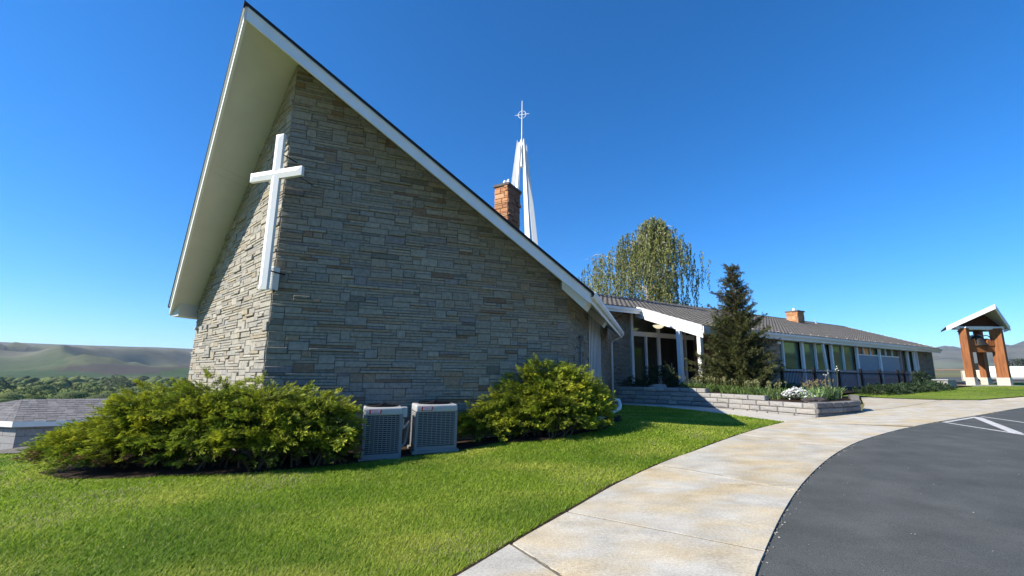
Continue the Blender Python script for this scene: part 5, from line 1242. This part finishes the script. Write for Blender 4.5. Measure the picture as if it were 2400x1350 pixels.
# shakes on the two faces in view
def shakes(A_, B_, Ctop, Dtop, rows):
    for i in range(rows):
        t0, t1 = i / rows, (i + 1) / rows; a0 = A_ + (Dtop - A_) * t0; a1 = B_ + (Ctop - B_) * t0; c0_ = A_ + (Dtop - A_) * t1; c1_ = B_ + (Ctop - B_) * t1
        L_ = np.linalg.norm(a1 - a0); n_ = max(1, int(L_ / .21)); u = 0.0; us = [0]
        while us[-1] < 1: us.append(min(1, us[-1] + rnd.uniform(.7, 1.3) / n_))
        nn = np.cross(a1 - a0, c0_ - a0); nn /= np.linalg.norm(nn); nn = nn if nn[2] > 0 else -nn
        for u0, u1 in zip(us[:-1], us[1:]):
            k = .0011; p0 = a0 + (a1 - a0) * u0; p1 = a0 + (a1 - a0) * (u1 - k); q0 = c0_ + (c1_ - c0_) * u0; q1 = c0_ + (c1_ - c0_) * (u1 - k); j = rnd.uniform(-.02, .02); dn_ = (p0 - q0) / np.linalg.norm(p0 - q0)
            b = MB(); th = rnd.uniform(.014, .026); vv = [p0 + dn_ * (.03 + j) + nn * .004, p1 + dn_ * (.03 + j) + nn * .004, q1 + nn * .004, q0 + nn * .004, p0 + dn_ * (.03 + j) + nn * th, p1 + dn_ * (.03 + j) + nn * th, q1 + nn * .010, q0 + nn * .010]
            col = np.array((.165, .158, .155)) * rnd.uniform(.82, 1.15); b.add(vv, [(4, 5, 6, 7), (0, 1, 5, 4), (1, 2, 6, 5), (3, 0, 4, 7)], tuple(col)); mk('shake', b, M['shake'], orf)
shakes(ez(e0, oze), ez(e1, oze), ez(r1, zrid), ez(r0, zrid), 10)
shakes(ez(e4, oze), ez(e0, oze), ez(r0, zrid), ez(r0, zrid), 9)

# ------------------------------------------------------------------ valley trees (a wood that reads as one mass) and a few that stand out
r = np.random.default_rng(77)
bmi = bmesh.new(); bmesh.ops.create_icosphere(bmi, subdivisions=2, radius=1); IV = np.array([v.co[:] for v in bmi.verts]); IF = np.array([[v.index for v in f.verts] for f in bmi.faces]); bmi.free()
vs = []; cs = []; fs = []; nb = 0; lv = []; lc = []
for i in range(1150):
    th = radians(r.uniform(-64, -34)); d = 150 + 1100 * r.random() ** 1.35; x, y = d * sin(th), d * cos(th); z = float(far_height(np.array([x]), np.array([y]))[0]); H = r.uniform(9, 16); R_ = H * r.uniform(.42, .62)
    base = [V(.095, .125, .036), V(.078, .108, .030), V(.13, .155, .048), V(.068, .085, .032)][r.integers(4)] * r.uniform(.85, 1.15)
    for q in range(4 if d < 520 else 1):
        o = V(r.normal() * R_ * .55, r.normal() * R_ * .55, H * r.uniform(-.12, .12)) if q else V(0, 0, 0); k_ = .9 if q == 0 else r.uniform(.35, .6)
        disp = 1 + .30 * vnoise(IV[:, 0] * 2.1 + i * 3.7 + q, IV[:, 1] * 2.1 + IV[:, 2] * 1.7, i % 97) + .14 * vnoise(IV[:, 0] * 5 + i, IV[:, 1] * 5 + IV[:, 2] * 4, 5)
        P = IV * disp[:, None] * V(R_, R_, H * .48) * k_ + V(x, y, z + H * (.5 if q == 0 else .42)) + o
        vs.append(P); fs.append(IF + nb); nb += len(P); cs.append(base[None] * (.82 + .36 * r.random((len(P), 1))))
    if d < 620:
        n = int(330 * 260 / d); dv = unit(r.normal(size=(n, 3))); P = V(x, y, z + H * .5) + dv * V(R_, R_, H * .5) * (.88 + .28 * r.random((n, 1))); ls = d / 480
        lv.append(leaf_quads(P, unit(dv + .6 * r.normal(size=(n, 3))), dv + .5 * r.normal(size=(n, 3)), np.full(n, ls), np.full(n, ls * .8))); lc.append(np.repeat(base * (.85 + .5 * r.random((n, 1))), 4, axis=0))
VV = np.concatenate(vs); FF = np.concatenate(fs); LV = np.concatenate(lv); nq = len(LV) // 4
me = bpy.data.meshes.new('valley_wood'); allv = np.concatenate([VV, LV]).astype(np.float32); lo = np.concatenate([FF.ravel(), len(VV) + np.arange(len(LV))]).astype(np.int32); ls_ = np.concatenate([np.arange(len(FF)) * 3, len(FF) * 3 + np.arange(nq) * 4]).astype(np.int32)
me.vertices.add(len(allv)); me.vertices.foreach_set('co', allv.ravel()); me.loops.add(len(lo)); me.loops.foreach_set('vertex_index', lo); me.polygons.add(len(ls_)); me.polygons.foreach_set('loop_start', ls_); me.update(calc_edges=True)
me.polygons.foreach_set('use_smooth', [True] * len(ls_)); at = me.color_attributes.new('Col', 'FLOAT_COLOR', 'POINT'); cc_ = np.ones((len(allv), 4), np.float32); cc_[:, :3] = np.clip(np.concatenate(cs + lc), 0, 1); at.data.foreach_set('color', cc_.ravel())
o = link('valley_wood', me, mat('far_canopy', (0, 0, 0), .9, .1, attr=True, grain=.25, gscale=.7, bump=1.0, bscale=.9)); tag(o, 'dense green wood filling the valley floor below the hill', 'trees', kind='stuff')
def fz(x, y): return float(far_height(np.array([x]), np.array([y]))[0])
for th, d, H, R_, lab, c0, c1 in ((-43.3, 560, 20, 10, 'rounded pale green willow standing above the valley wood', V(.12, .14, .055), V(.16, .18, .07)), (-41.9, 540, 16, 3.2, 'narrow dark conifer right of the pale willow', V(.015, .025, .015), V(.03, .04, .02))):
    x, y = d * sin(radians(th)), d * cos(radians(th)); far_bushy(x, y, fz(x, y), H, R_, lab, int(d), c0, c1, n=1600, ls=1.3)
for i, (th, d) in enumerate(((48.6, 420), (49.1, 415), (49.6, 425), (50.1, 410))):
    x, y = d * sin(radians(th)), d * cos(radians(th)); far_bushy(x, y, fz(x, y), 6, 4.5, ['first dark tree', 'second dark tree', 'third dark tree', 'fourth dark tree'][i] + ' from the left in the far row above the tank', 300 + i, V(.02, .03, .02), V(.04, .05, .03), n=300, ls=.9, grp='far row of dark trees')

# ------------------------------------------------------------------ haze
hz = MB(); hz.box((0, 0, 240), 24000, 24000, 600); hm = bpy.data.materials.new('haze'); hm.use_nodes = True; hn = hm.node_tree; hn.nodes.clear()
vo = hn.nodes.new('ShaderNodeVolumePrincipled'); vo.inputs['Color'].default_value = (.66, .82, 1, 1); vo.inputs['Density'].default_value = 5e-5; vo.inputs['Anisotropy'].default_value = 0.2
ho = hn.nodes.new('ShaderNodeOutputMaterial'); hn.links.new(vo.outputs[0], ho.inputs['Volume'])
hzo = mk('haze', hz, hm); tag(hzo, 'thin pale haze over the valley', kind='stuff')
